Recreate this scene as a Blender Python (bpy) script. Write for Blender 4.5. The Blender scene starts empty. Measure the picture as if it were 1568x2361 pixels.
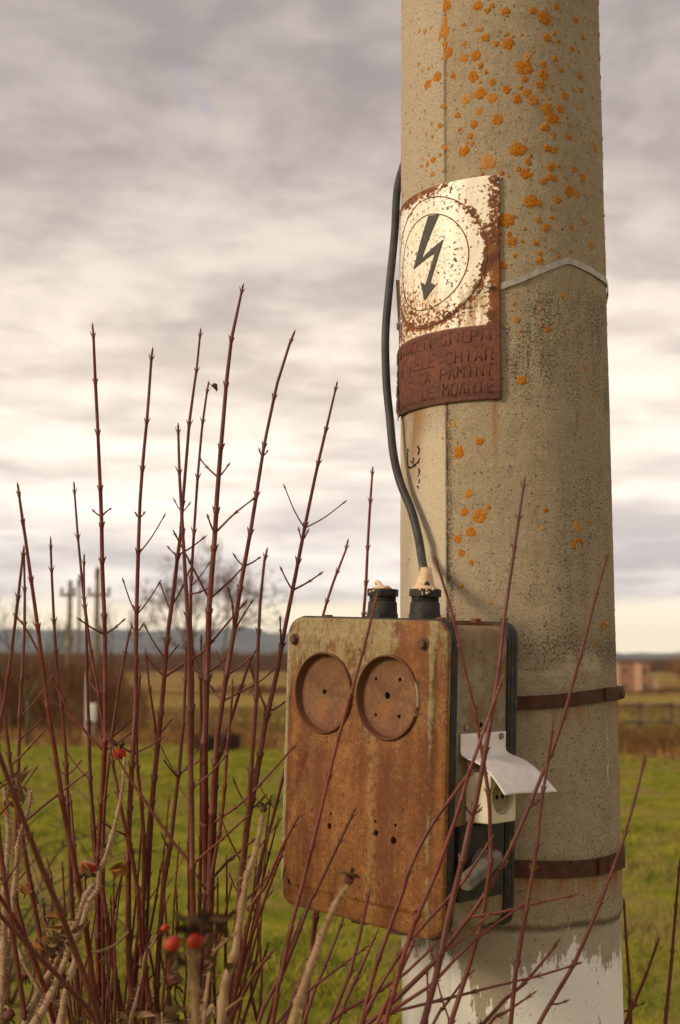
import bpy, bmesh, math, random
import numpy as np
from mathutils import Vector, Matrix, Quaternion, noise as mnoise

random.seed(7)
S = bpy.context.scene
COL = S.collection
R = math.radians

# ------------------------------------------------------------------ camera
FV = 3000.0            # focal length in units of the 1568 x 2361 measuring grid
CX, CY, HZ = 784.0, 1180.5, 1510.0
EYE = Vector((0, 0, 1.45))
PHI = math.atan((HZ - CY) / FV)
cam = bpy.data.cameras.new('camera')
camo = bpy.data.objects.new('camera', cam)
COL.objects.link(camo)
cam.sensor_fit = 'VERTICAL'
cam.sensor_height = 23.6
cam.sensor_width = 15.7
cam.lens = FV / 2361 * 23.6
cam.clip_start = 0.05
cam.clip_end = 30000
camo.location = EYE
camo.rotation_euler = (math.pi / 2 + PHI, 0, 0)
cam.dof.use_dof = True
cam.dof.focus_distance = 1.88
cam.dof.aperture_fstop = 3.8
S.camera = camo

# ------------------------------------------------------------------ sky and sun
SUN = Vector((-0.86, -0.38, 0.46)).normalized()
W = bpy.data.worlds.new('World')
S.world = W
W.use_nodes = True

S.view_settings.view_transform = 'Standard'
S.view_settings.look = 'None'
S.view_settings.gamma = 1
S.view_settings.exposure = 0.98
S.view_settings.use_curve_mapping = False
S.cycles.max_bounces = 6
S.cycles.volume_bounces = 1


class T:
    """small node-writing helper"""
    def __init__(s, tree):
        s.t = tree

    def n(s, kind, **kw):
        nd = s.t.nodes.new(kind)
        for k, v in kw.items():
            setattr(nd, k, v)
        return nd

    def put(s, sock, v):
        if v is None:
            return
        if hasattr(v, 'is_output'):
            s.t.links.new(v, sock)
        else:
            if isinstance(v, (tuple, list)) and sock.type == 'RGBA' and len(v) == 3:
                v = (*v, 1)
            sock.default_value = v

    def m(s, op, a, b=None, c=None, clamp=False):
        nd = s.n('ShaderNodeMath', operation=op, use_clamp=clamp)
        for i, v in enumerate((a, b, c)):
            s.put(nd.inputs[i], v)
        return nd.outputs[0]

    def add(s, a, b): return s.m('ADD', a, b)
    def sub(s, a, b): return s.m('SUBTRACT', a, b)
    def mul(s, a, b): return s.m('MULTIPLY', a, b)
    def div(s, a, b): return s.m('DIVIDE', a, b)
    def mx(s, a, b): return s.m('MAXIMUM', a, b)

    def step(s, x, lo, hi, a=0.0, b=1.0):
        nd = s.n('ShaderNodeMapRange', interpolation_type='SMOOTHSTEP')
        s.put(nd.inputs[0], x)
        for i, v in enumerate((lo, hi, a, b)):
            s.put(nd.inputs[1 + i], v)
        return nd.outputs[0]

    def bump_at(s, x, c, w):                      # 1 at c, falling to 0 at distance w
        return s.step(s.m('ABSOLUTE', s.sub(x, c)), 0.0, w, 1.0, 0.0)

    def mix(s, f, a, b, mode='MIX'):
        nd = s.n('ShaderNodeMix', data_type='RGBA', blend_type=mode)
        s.put(nd.inputs[0], f)
        s.put(nd.inputs[6], a)
        s.put(nd.inputs[7], b)
        return nd.outputs[2]

    def noise(s, v, scale, detail=4.0, rough=0.55, dist=0.0):
        nd = s.n('ShaderNodeTexNoise')
        s.put(nd.inputs['Vector'], v)
        nd.inputs['Scale'].default_value = scale
        nd.inputs['Detail'].default_value = detail
        nd.inputs['Roughness'].default_value = rough
        nd.inputs['Distortion'].default_value = dist
        return nd.outputs[0]

    def vor(s, v, scale, feat='F1', out='Distance'):
        nd = s.n('ShaderNodeTexVoronoi', feature=feat)
        s.put(nd.inputs['Vector'], v)
        nd.inputs['Scale'].default_value = scale
        return nd.outputs[out]

    def ramp(s, f, stops):
        nd = s.n('ShaderNodeValToRGB')
        s.put(nd.inputs[0], f)
        cr = nd.color_ramp
        while len(cr.elements) < len(stops):
            cr.elements.new(0.5)
        for e, (p, c) in zip(cr.elements, stops):
            e.position = p
            e.color = (*c, 1)
        return nd.outputs[0]

    def scale(s, v, sx, sy, sz, off=(0, 0, 0)):
        nd = s.n('ShaderNodeMapping')
        s.put(nd.inputs[0], v)
        nd.inputs['Scale'].default_value = (sx, sy, sz)
        nd.inputs['Location'].default_value = off
        return nd.outputs[0]

    def sep(s, v):
        nd = s.n('ShaderNodeSeparateXYZ')
        s.put(nd.inputs[0], v)
        return nd.outputs

    def comb(s, x, y, z):
        nd = s.n('ShaderNodeCombineXYZ')
        for i, v in enumerate((x, y, z)):
            s.put(nd.inputs[i], v)
        return nd.outputs[0]

    def obj(s): return s.n('ShaderNodeTexCoord').outputs['Object']
    def gen(s): return s.n('ShaderNodeTexCoord').outputs['Generated']
    def uv(s): return s.n('ShaderNodeTexCoord').outputs['UV']
    def pos(s): return s.n('ShaderNodeNewGeometry').outputs['Position']
    def rnd(s): return s.n('ShaderNodeObjectInfo').outputs['Random']

    def bump(s, h, strength=0.5, dist=0.002):
        nd = s.n('ShaderNodeBump')
        nd.inputs['Strength'].default_value = strength
        nd.inputs['Distance'].default_value = dist
        s.put(nd.inputs['Height'], h)
        return nd.outputs[0]


def mat(name, fn):
    m = bpy.data.materials.new(name)
    m.use_nodes = True
    t = T(m.node_tree)
    b = m.node_tree.nodes['Principled BSDF']
    b.inputs['Roughness'].default_value = 0.8
    b.inputs['Specular IOR Level'].default_value = 0.3
    r = fn(t)
    for k, v in r.items():
        t.put(b.inputs[k], v)
    return m


def simple(name, c1, c2, scale=60, rough=0.8, metal=0.0, bump=0.3, bd=0.001, rnd=0.0):
    def f(t):
        o = t.obj()
        nz = t.noise(o, scale, 6, 0.6)
        c = t.mix(t.step(nz, 0.35, 0.68), c1, c2)
        if rnd:
            c = t.mix(t.mul(t.rnd(), rnd), c, tuple(x * 0.45 for x in c1))
        return {'Base Color': c, 'Roughness': rough, 'Metallic': metal, 'Specular IOR Level': 0.08 if rough > 0.75 else 0.25,
                'Normal': t.bump(nz, bump, bd)}
    return mat(name, f)


def build_world():
    t = T(W.node_tree)
    for nd in list(W.node_tree.nodes):
        W.node_tree.nodes.remove(nd)
    out = t.n('ShaderNodeOutputWorld')
    sky = t.n('ShaderNodeTexSky', sky_type='NISHITA')
    sky.sun_disc = False
    sky.sun_elevation = math.asin(SUN.z)
    sky.sun_rotation = math.atan2(SUN.x, SUN.y)
    sky.dust_density = 3.0
    b1 = t.n('ShaderNodeBackground')
    t.put(b1.inputs[0], sky.outputs[0])
    b1.inputs[1].default_value = 0.1
    d = t.sep(t.gen())
    z = t.m('MAXIMUM', d[2], 0.0)
    # cloud cells flatten towards the horizon
    zz = t.div(t.mul(z, 1.0), t.add(z, 0.30))
    p = t.comb(d[0], d[1], t.mul(zz, 1.15))
    big = t.noise(t.scale(p, 1, 1, 2.1, (3.1, 1.7, 0.4)), 3.8, 3, 0.5, 0.3)
    mid = t.noise(t.scale(p, 1, 1, 2.7, (7.3, 2.2, 0.9)), 7.0, 6, 0.54, 0.35)
    fine = t.noise(t.scale(p, 1, 1, 3.0, (1.3, 5.2, 2.0)), 24.0, 4, 0.5, 0.3)
    cl = t.add(t.add(t.mul(big, 0.36), t.mul(mid, 0.50)), t.mul(fine, 0.14))
    # how bright the cloud deck is at this height above the horizon
    el = t.add(z, t.mul(t.sub(big, 0.5), 0.09))
    base = t.ramp(t.mul(el, 2.0), [(0.0, (0.93, 0.72, 0.44)), (0.045, (0.97, 0.83, 0.62)), (0.075, (0.60, 0.545, 0.52)),
                                   (0.14, (0.65, 0.585, 0.555)), (0.24, (0.80, 0.71, 0.62)), (0.42, (0.66, 0.565, 0.48)),
                                   (0.60, (0.49, 0.42, 0.375)), (0.84, (0.36, 0.312, 0.30))])
    s = t.step(cl, 0.37, 0.62)
    lite = t.mix(t.step(z, 0.40, 0.14, 0.10, 0.50), t.mix(1.0, base, (1.16, 1.14, 1.10), 'MULTIPLY'), (1.0, 0.91, 0.79))
    dark = t.mix(1.0, base, (0.75, 0.735, 0.76), 'MULTIPLY')
    c = t.mix(s, dark, lite)
    band = t.step(z, 0.026, 0.050)
    c = t.mix(t.sub(1.0, band), c, (0.98, 0.82, 0.58))
    b2 = t.n('ShaderNodeBackground')
    t.put(b2.inputs[0], c)
    b2.inputs[1].default_value = 0.715
    gap = t.mul(t.mul(t.step(t.noise(t.scale(p, 1, 1, 1.5, (2.2, 9.4, 0)), 7.0, 4, 0.5), 0.64, 0.74),
                t.step(z, 0.1, 0.16)), 0.7)
    ms = t.n('ShaderNodeMixShader')
    t.put(ms.inputs[0], gap)
    W.node_tree.links.new(b2.outputs[0], ms.inputs[1])
    W.node_tree.links.new(b1.outputs[0], ms.inputs[2])
    W.node_tree.links.new(ms.outputs[0], out.inputs[0])


build_world()
sl = bpy.data.lights.new('sun', 'SUN')
sl.energy = 1.5
sl.angle = R(14)
sl.color = (1.0, 0.83, 0.60)
suno = bpy.data.objects.new('sun', sl)
COL.objects.link(suno)
suno.rotation_euler = (-SUN).to_track_quat('-Z', 'Y').to_euler()
suno.location = (-4, -3, 6)


# ------------------------------------------------------------------ measuring helpers
FWD = Vector((0, math.cos(PHI), math.sin(PHI)))
UPV = Vector((0, -math.sin(PHI), math.cos(PHI)))


def ray(vx, vy):
    return FWD + Vector((1, 0, 0)) * ((vx - CX) / FV) + UPV * ((CY - vy) / FV)


def at(vx, vy, Y):
    d = ray(vx, vy)
    return EYE + d * (Y / d.y)


# ------------------------------------------------------------------ object helpers
def tag(o, label=None, cat=None, group=None, kind=None):
    if label: o['label'] = label
    if cat: o['category'] = cat
    if group: o['group'] = group
    if kind: o['kind'] = kind
    return o


def empty(name, loc=(0, 0, 0), rot=None):
    o = bpy.data.objects.new(name, None)
    COL.objects.link(o)
    o.location = loc
    if rot: o.rotation_euler = rot
    o.empty_display_size = 0.1
    return o


def link(name, me, parent=None, mats=()):
    for m in mats:
        me.materials.append(m)
    o = bpy.data.objects.new(name, me)
    COL.objects.link(o)
    if parent is not None:
        o.parent = parent
    return o


class MB:
    """collects vertices and faces, then links them as ONE mesh object"""
    def __init__(s):
        s.v, s.f, s.mi = [], [], []

    def face(s, idx, mi=0):
        s.f.append(idx)
        s.mi.append(mi)

    def tube(s, pts, rad, n=6, cap=True, mi=0):
        b = len(s.v)
        L = len(pts)
        ref = Vector((0.31, 0.95, 0.11)).normalized()
        for i in range(L):
            a = pts[max(i - 1, 0)]
            c = pts[min(i + 1, L - 1)]
            tg = (c - a)
            tg = tg.normalized() if tg.length > 1e-9 else Vector((0, 0, 1))
            x = tg.cross(ref)
            if x.length < 1e-3:
                x = tg.cross(Vector((1, 0, 0)))
            x.normalize()
            y = tg.cross(x)
            r = rad[i] if isinstance(rad, (list, tuple)) else rad
            for k in range(n):
                an = 2 * math.pi * k / n
                s.v.append(pts[i] + x * (math.cos(an) * r) + y * (math.sin(an) * r))
        for i in range(L - 1):
            for k in range(n):
                k2 = (k + 1) % n
                s.face((b + i * n + k, b + i * n + k2, b + (i + 1) * n + k2, b + (i + 1) * n + k), mi)
        if cap:
            s.face(tuple(b + k for k in range(n))[::-1], mi)
            s.face(tuple(b + (L - 1) * n + k for k in range(n)), mi)

    def blob(s, c, r, seg=10, rings=7, amp=0.15, freq=2.0, seed=0.0, squash=(1, 1, 1), mi=0):
        b = len(s.v)
        for i in range(rings + 1):
            th = math.pi * i / rings
            for k in range(seg):
                ph = 2 * math.pi * k / seg
                d = Vector((math.sin(th) * math.cos(ph), math.sin(th) * math.sin(ph), math.cos(th)))
                f = 1 + amp * mnoise.noise(d * freq + Vector((seed, seed * 1.7, seed * 0.3)))
                s.v.append(c + Vector((d.x * squash[0], d.y * squash[1], d.z * squash[2])) * (r * f))
        for i in range(rings):
            for k in range(seg):
                k2 = (k + 1) % seg
                s.face((b + i * seg + k, b + (i + 1) * seg + k, b + (i + 1) * seg + k2, b + i * seg + k2), mi)

    def box(s, x0, x1, y0, y1, z0, z1, mi=0):
        b = len(s.v)
        for z in (z0, z1):
            for x, y in ((x0, y0), (x1, y0), (x1, y1), (x0, y1)):
                s.v.append(Vector((x, y, z)))
        for q in ((3, 2, 1, 0), (4, 5, 6, 7), (0, 1, 5, 4), (1, 2, 6, 5), (2, 3, 7, 6), (3, 0, 4, 7)):
            s.face(tuple(b + i for i in q), mi)

    def loft(s, loops, cap0=True, cap1=True, mi=0):
        b = len(s.v)
        n = len(loops[0])
        for lp in loops:
            s.v.extend(lp)
        for i in range(len(loops) - 1):
            for k in range(n):
                k2 = (k + 1) % n
                s.face((b + i * n + k, b + i * n + k2, b + (i + 1) * n + k2, b + (i + 1) * n + k), mi)
        if cap0: s.face(tuple(b + k for k in range(n))[::-1], mi)
        if cap1: s.face(tuple(b + (len(loops) - 1) * n + k for k in range(n)), mi)

    def mesh(s, name, smooth=False, fix=False):
        me = bpy.data.meshes.new(name)
        me.from_pydata([tuple(v) for v in s.v], [], s.f)
        if any(s.mi):
            me.polygons.foreach_set('material_index', s.mi)
        if fix:
            bm = bmesh.new()
            bm.from_mesh(me)
            bmesh.ops.recalc_face_normals(bm, faces=bm.faces)
            bm.to_mesh(me)
            bm.free()
        if smooth:
            me.polygons.foreach_set('use_smooth', [True] * len(me.polygons))
        me.update()
        return me

    def build(s, name, parent=None, mats=(), smooth=False, fix=False):
        return link(name, s.mesh(name, smooth, fix), parent, mats)


def auto_smooth(o, ang=35):
    me = o.data
    bm = bmesh.new()
    bm.from_mesh(me)
    for f in bm.faces:
        f.smooth = True
    for e in bm.edges:
        if len(e.link_faces) == 2 and e.calc_face_angle(0) > R(ang):
            e.smooth = False
    bm.to_mesh(me)
    bm.free()
    return o


def bevel(o, w, seg=2):
    md = o.modifiers.new('bevel', 'BEVEL')
    md.width = w
    md.segments = seg
    md.limit_method = 'ANGLE'
    md.angle_limit = R(35)
    return o


def catmull(P, sub=4):
    if len(P) < 3:
        return [P[0].lerp(P[-1], i / sub) for i in range(sub + 1)]
    out = []
    for i in range(len(P) - 1):
        p0 = P[i - 1] if i else P[0] * 2 - P[1]
        p1, p2 = P[i], P[i + 1]
        p3 = P[i + 2] if i + 2 < len(P) else P[-1] * 2 - P[-2]
        for k in range(sub):
            t = k / sub
            out.append(0.5 * ((2 * p1) + (p2 - p0) * t + (2 * p0 - 5 * p1 + 4 * p2 - p3) * t * t
                              + (3 * p1 - p0 - 3 * p2 + p3) * t ** 3))
    out.append(P[-1].copy())
    return out


# ------------------------------------------------------------------ ground
PROFILE = [(-60, 0), (0, 0), (20, 0), (30, -0.35), (48, -1.45), (70, -1.9), (120, -3.0), (300, -6.0), (1000, -8.0), (9000, -8.0)]


def ground_z(x, y):
    for (a, za), (b, zb) in zip(PROFILE, PROFILE[1:]):
        if y <= b:
            t = (y - a) / (b - a)
            return za + (zb - za) * t
    return -8.0


def lawn_edge(x):
    return 21.2 - 0.55 * x + 0.8 * math.sin(x * 0.9 + 1) if x > -6 else 24.5


def m_ground(t):
    p = t.pos()
    x, y, z = t.sep(p)
    n1 = t.noise(t.scale(p, 1, 0.55, 1), 0.8, 5, 0.62)
    n2 = t.noise(p, 2.6, 5, 0.6)
    n3 = t.noise(p, 30, 3, 0.6)
    green = t.mix(t.step(n2, 0.35, 0.65), (0.140, 0.160, 0.016), (0.27, 0.24, 0.033))
    green = t.mix(t.mul(t.step(n1, 0.49, 0.64), 0.75), green, (0.235, 0.175, 0.06))
    n4 = t.noise(t.scale(p, 0.05, 0.14, 0.2), 1.0, 4, 0.6)
    field = t.mix(t.step(n4, 0.42, 0.58), (0.24, 0.145, 0.05), (0.33, 0.26, 0.075))
    field = t.mix(t.mul(t.step(n2, 0.4, 0.7), 0.6), field, (0.19, 0.095, 0.045))
    edge = t.add(t.add(t.mul(x, -0.5), 21.0), t.mul(t.sub(n1, 0.5), 9.0))
    f = t.step(t.sub(y, edge), -1.4, 1.4)
    c = t.mix(f, green, field)
    far = t.step(y, 350.0, 1500.0)
    c = t.mix(far, c, t.mix(t.step(t.noise(p, 0.006, 4), 0.42, 0.58), (0.10, 0.075, 0.045), (0.16, 0.13, 0.06)))
    return {'Base Color': c, 'Roughness': 1.0, 'Specular IOR Level': 0.0, 'Normal': t.bump(n3, 0.6, 0.03)}


M_GROUND = mat('ground', m_ground)


def build_ground():
    ys = [-60, -20, -5] + [i * 0.5 for i in range(0, 70)] + [35 + 3 * i for i in range(12)] + \
         [75, 90, 120, 160, 220, 300, 400, 600, 1000, 1600, 2600, 4000, 6500, 9000]
    xs0 = [0, .5, 1, 1.5, 2, 2.5, 3, 3.5, 4, 4.5, 5, 6, 7, 8, 10, 12, 15, 20, 30, 50, 90, 160, 300, 600, 1200, 2500, 5000]
    xs = [-x for x in xs0[:0:-1]] + xs0
    V, F = [], []
    for y in ys:
        for x in xs:
            z = ground_z(x, y)
            if abs(x) < 30 and y < 75:
                z += 0.035 * mnoise.noise(Vector((x * 0.7, y * 0.7, 0.3))) + 0.02 * mnoise.noise(Vector((x * 2.3, y * 2.3, 4)))
            V.append((x, y, z))
    n = len(xs)
    for j in range(len(ys) - 1):
        for i in range(n - 1):
            F.append((j * n + i, j * n + i + 1, (j + 1) * n + i + 1, (j + 1) * n + i))
    me = bpy.data.meshes.new('ground')
    me.from_pydata(V, [], F)
    me.polygons.foreach_set('use_smooth', [True] * len(F))
    tag(link('ground', me, None, [M_GROUND]), kind='structure')


build_ground()


def m_grass(t):
    p = t.pos()
    n1 = t.noise(t.scale(p, 1, 0.55, 1), 0.8, 5, 0.62)
    n2 = t.noise(p, 2.6, 5, 0.6)
    n5 = t.noise(p, 40, 2)
    c = t.mix(t.step(n2, 0.35, 0.65), (0.140, 0.165, 0.016), (0.28, 0.25, 0.035))
    c = t.mix(t.mul(t.step(n1, 0.49, 0.64), 0.75), c, (0.26, 0.19, 0.065))
    c = t.mix(t.step(n5, 0.55, 0.75), c, (0.31, 0.24, 0.09))
    return {'Base Color': c, 'Roughness': 0.8, 'Specular IOR Level': 0.05}


M_GRASS = mat('grass', m_grass)


def scatter_blades(name, n, fx, hfun, m, label, wid=0.006, lean=0.6, cat='grass'):
    rg = np.random.default_rng(hash(name) % 1000 if False else len(name) * 13)
    V = np.zeros((n * 3, 3))
    for i in range(n):
        x, y = fx(rg)
        z = ground_z(x, y) - 0.01
        h = hfun(rg, x, y)
        a = rg.uniform(0, 6.283)
        w = wid * rg.uniform(0.6, 1.5)
        lx, ly = rg.normal(0, lean * h, 2)
        V[3 * i] = (x - math.cos(a) * w, y - math.sin(a) * w, z)
        V[3 * i + 1] = (x + math.cos(a) * w, y + math.sin(a) * w, z)
        V[3 * i + 2] = (x + lx, y + ly, z + h)
    me = bpy.data.meshes.new(name)
    me.vertices.add(n * 3)
    me.vertices.foreach_set('co', V.ravel())
    me.loops.add(n * 3)
    me.loops.foreach_set('vertex_index', np.arange(n * 3))
    me.polygons.add(n)
    me.polygons.foreach_set('loop_start', np.arange(0, n * 3, 3))
    me.polygons.foreach_set('loop_total', np.full(n, 3))
    me.update(calc_edges=True)
    o = link(name, me, None, [m])
    return tag(o, label, cat, kind='stuff')


def fx_lawn(rg):
    while True:
        y = 4.2 + 18.5 * rg.random() ** 1.15
        x = rg.uniform(-0.42, 0.42) * (y + 2.0)
        if y < 21 - 0.5 * x + rg.normal(0, 0.4):
            return x, y


scatter_blades('lawn_grass', 90000, fx_lawn,
               lambda rg, x, y: rg.uniform(0.02, 0.075) * (1 + 0.7 * mnoise.noise(Vector((x * 1.3, y * 1.3, 0)))), M_GRASS,
               'short green and straw coloured winter lawn behind the pole', 0.004 * 1.4)

M_WEED = simple('dry_weeds', (0.20, 0.092, 0.036), (0.30, 0.185, 0.065), 3.0, 0.9)


def fx_weed(rg):
    x = rg.uniform(-13, 13)
    return x, 21.0 - 0.5 * x + 2.2 * mnoise.noise(Vector((x * 0.55, 3, 0))) + abs(rg.normal(0, 2.4)) - (1.5 if rg.random() < 0.12 else 0)


def weed_h(rg, x, y):
    k = 0.5 + 0.5 * mnoise.noise(Vector((x * 0.8, y * 0.8, 2.0)))
    return rg.uniform(0.05, 0.16 + 0.55 * k * k)


scatter_blades('dry_weeds', 16000, fx_weed, weed_h, M_WEED,
               'reddish brown dry weeds along the far edge of the lawn', 0.012, 0.25, 'weeds')


# ------------------------------------------------------------------ mountains
def m_hill(t):
    p = t.pos()
    n = t.noise(p, 0.004, 5, 0.6)
    return {'Base Color': t.mix(t.step(n, 0.4, 0.6), (0.045, 0.05, 0.05), (0.09, 0.085, 0.07)), 'Roughness': 1.0}


M_HILL = mat('hill', m_hill)


def build_hills():
    Y0 = 6200.0
    keys = [(-3500, 70), (-900, 78), (0, 58), (100, 60), (250, 58), (330, 55), (400, 60), (470, 56), (520, 62), (560, 65), (590, 60),
            (640, 46), (700, 56), (780, 66), (860, 68), (950, 52), (1100, 34), (1300, 14), (1430, 5), (1568, 4), (1900, 12), (2500, 32), (5500, 60)]
    V, F = [], []
    n = 260
    rows = 9
    xs = [(-3200 + 8500 * i / n) for i in range(n + 1)]
    for j in range(rows):
        f = j / (rows - 1)
        for vx in xs:
            for (a, ha), (b, hb) in zip(keys, keys[1:]):
                if vx <= b:
                    t = max(0.0, (vx - a) / (b - a))
                    t = t * t * (3 - 2 * t)
                    h = ha + (hb - ha) * t
                    break
            h += 5.5 * mnoise.noise(Vector((vx * 0.013, 0, 0))) + 1.2 * mnoise.noise(Vector((vx * 0.05, 3, 0)))
            top = 1.45 + h / FV * Y0
            yy = Y0 - 1500 * (1 - f) + 90 * mnoise.noise(Vector((vx * 0.03, f * 3, 1)))
            zz = -9 + (top + 9) * (f ** 1.25) * (1 + 0.10 * (1 - f) * mnoise.noise(Vector((vx * 0.04, f * 6, 7))))
            V.append(((vx - CX) / FV * Y0, yy, zz))
    m = n + 1
    for j in range(rows - 1):
        for i in range(n):
            F.append((j * m + i, j * m + i + 1, (j + 1) * m + i + 1, (j + 1) * m + i))
    me = bpy.data.meshes.new('hills')
    me.from_pydata(V, [], F)
    me.polygons.foreach_set('use_smooth', [True] * len(F))
    tag(link('hills', me, None, [M_HILL]), kind='structure')


build_hills()

# ------------------------------------------------------------------ concrete pole (measured rows)
PY = 2.03


def pole_fit(vy, l, r):
    a = []
    for vx in (l, r):
        d = ray(vx, vy)
        a.append(math.atan2(d.x, d.y))
    c, h = (a[0] + a[1]) / 2, (a[1] - a[0]) / 2
    dist = PY / math.cos(c)
    z = EYE.z + dist * d.z / math.hypot(d.x, d.y)
    return PY * math.tan(c), dist * math.sin(h), z


_rows = [pole_fit(*q) for q in ((0, 924, 1376), (661, 925, 1398), (1241, 926, 1418), (1578, 927, 1428), (2060, 925, 1434), (2361, 920, 1434))]
_z = np.array([q[2] for q in _rows])
_px = np.polyfit(_z, [q[0] for q in _rows], 1)
_pr = np.polyfit(_z[:5], [q[1] for q in _rows[:5]], 1)


def pole_c(z): return Vector((_px[0] * z + _px[1], PY, z))
def pole_r(z): return _pr[0] * z + _pr[1]


_face = Vector((-pole_c(1.45).x, -PY, 0)).normalized()
_side = Vector((-_face.y, _face.x, 0))          # to the right in the picture


def pole_pt(a, z, off=0.0):
    return pole_c(z) + (_face * math.cos(a) + _side * math.sin(a)) * (pole_r(z) + off)


def surf(vx, vy, off=0.0):
    """angle and height where the measuring ray meets the pole"""
    d = ray(vx, vy)
    t0, t1 = (PY - 0.4) / d.y, PY / d.y

    def f(t):
        p = EYE + d * t
        c = pole_c(p.z)
        return math.hypot(p.x - c.x, p.y - c.y) - pole_r(p.z) - off
    best = min(((f(t0 + (t1 - t0) * i / 200 * 1.05), t0 + (t1 - t0) * i / 200 * 1.05) for i in range(201)))
    if best[0] > 0:
        t = best[1]
    else:
        a, b = t0, best[1]
        for _ in range(40):
            m = (a + b) / 2
            if f(m) > 0: a = m
            else: b = m
        t = (a + b) / 2
    p = EYE + d * t
    q = p - pole_c(p.z)
    return math.atan2(q.dot(_side), q.dot(_face)), p.z


A_SEAM = surf(1031, 1150)[0]
Z_LIP = surf(1250, 2140)[1]
Z_SIGNB = surf(1100, 930)[1]
Z_STRAP = surf(1300, 640)[1]
Z_B1 = surf(1250, 1617)[1]
Z_B2 = surf(1250, 2003)[1]
A_RIGHT = 1.35
R0 = 0.165


def lip_z(a):
    return Z_LIP + 0.012 * mnoise.noise(Vector((a * 3.0, 0, 5))) + 0.004 * mnoise.noise(Vector((a * 14, 0, 9)))


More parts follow.
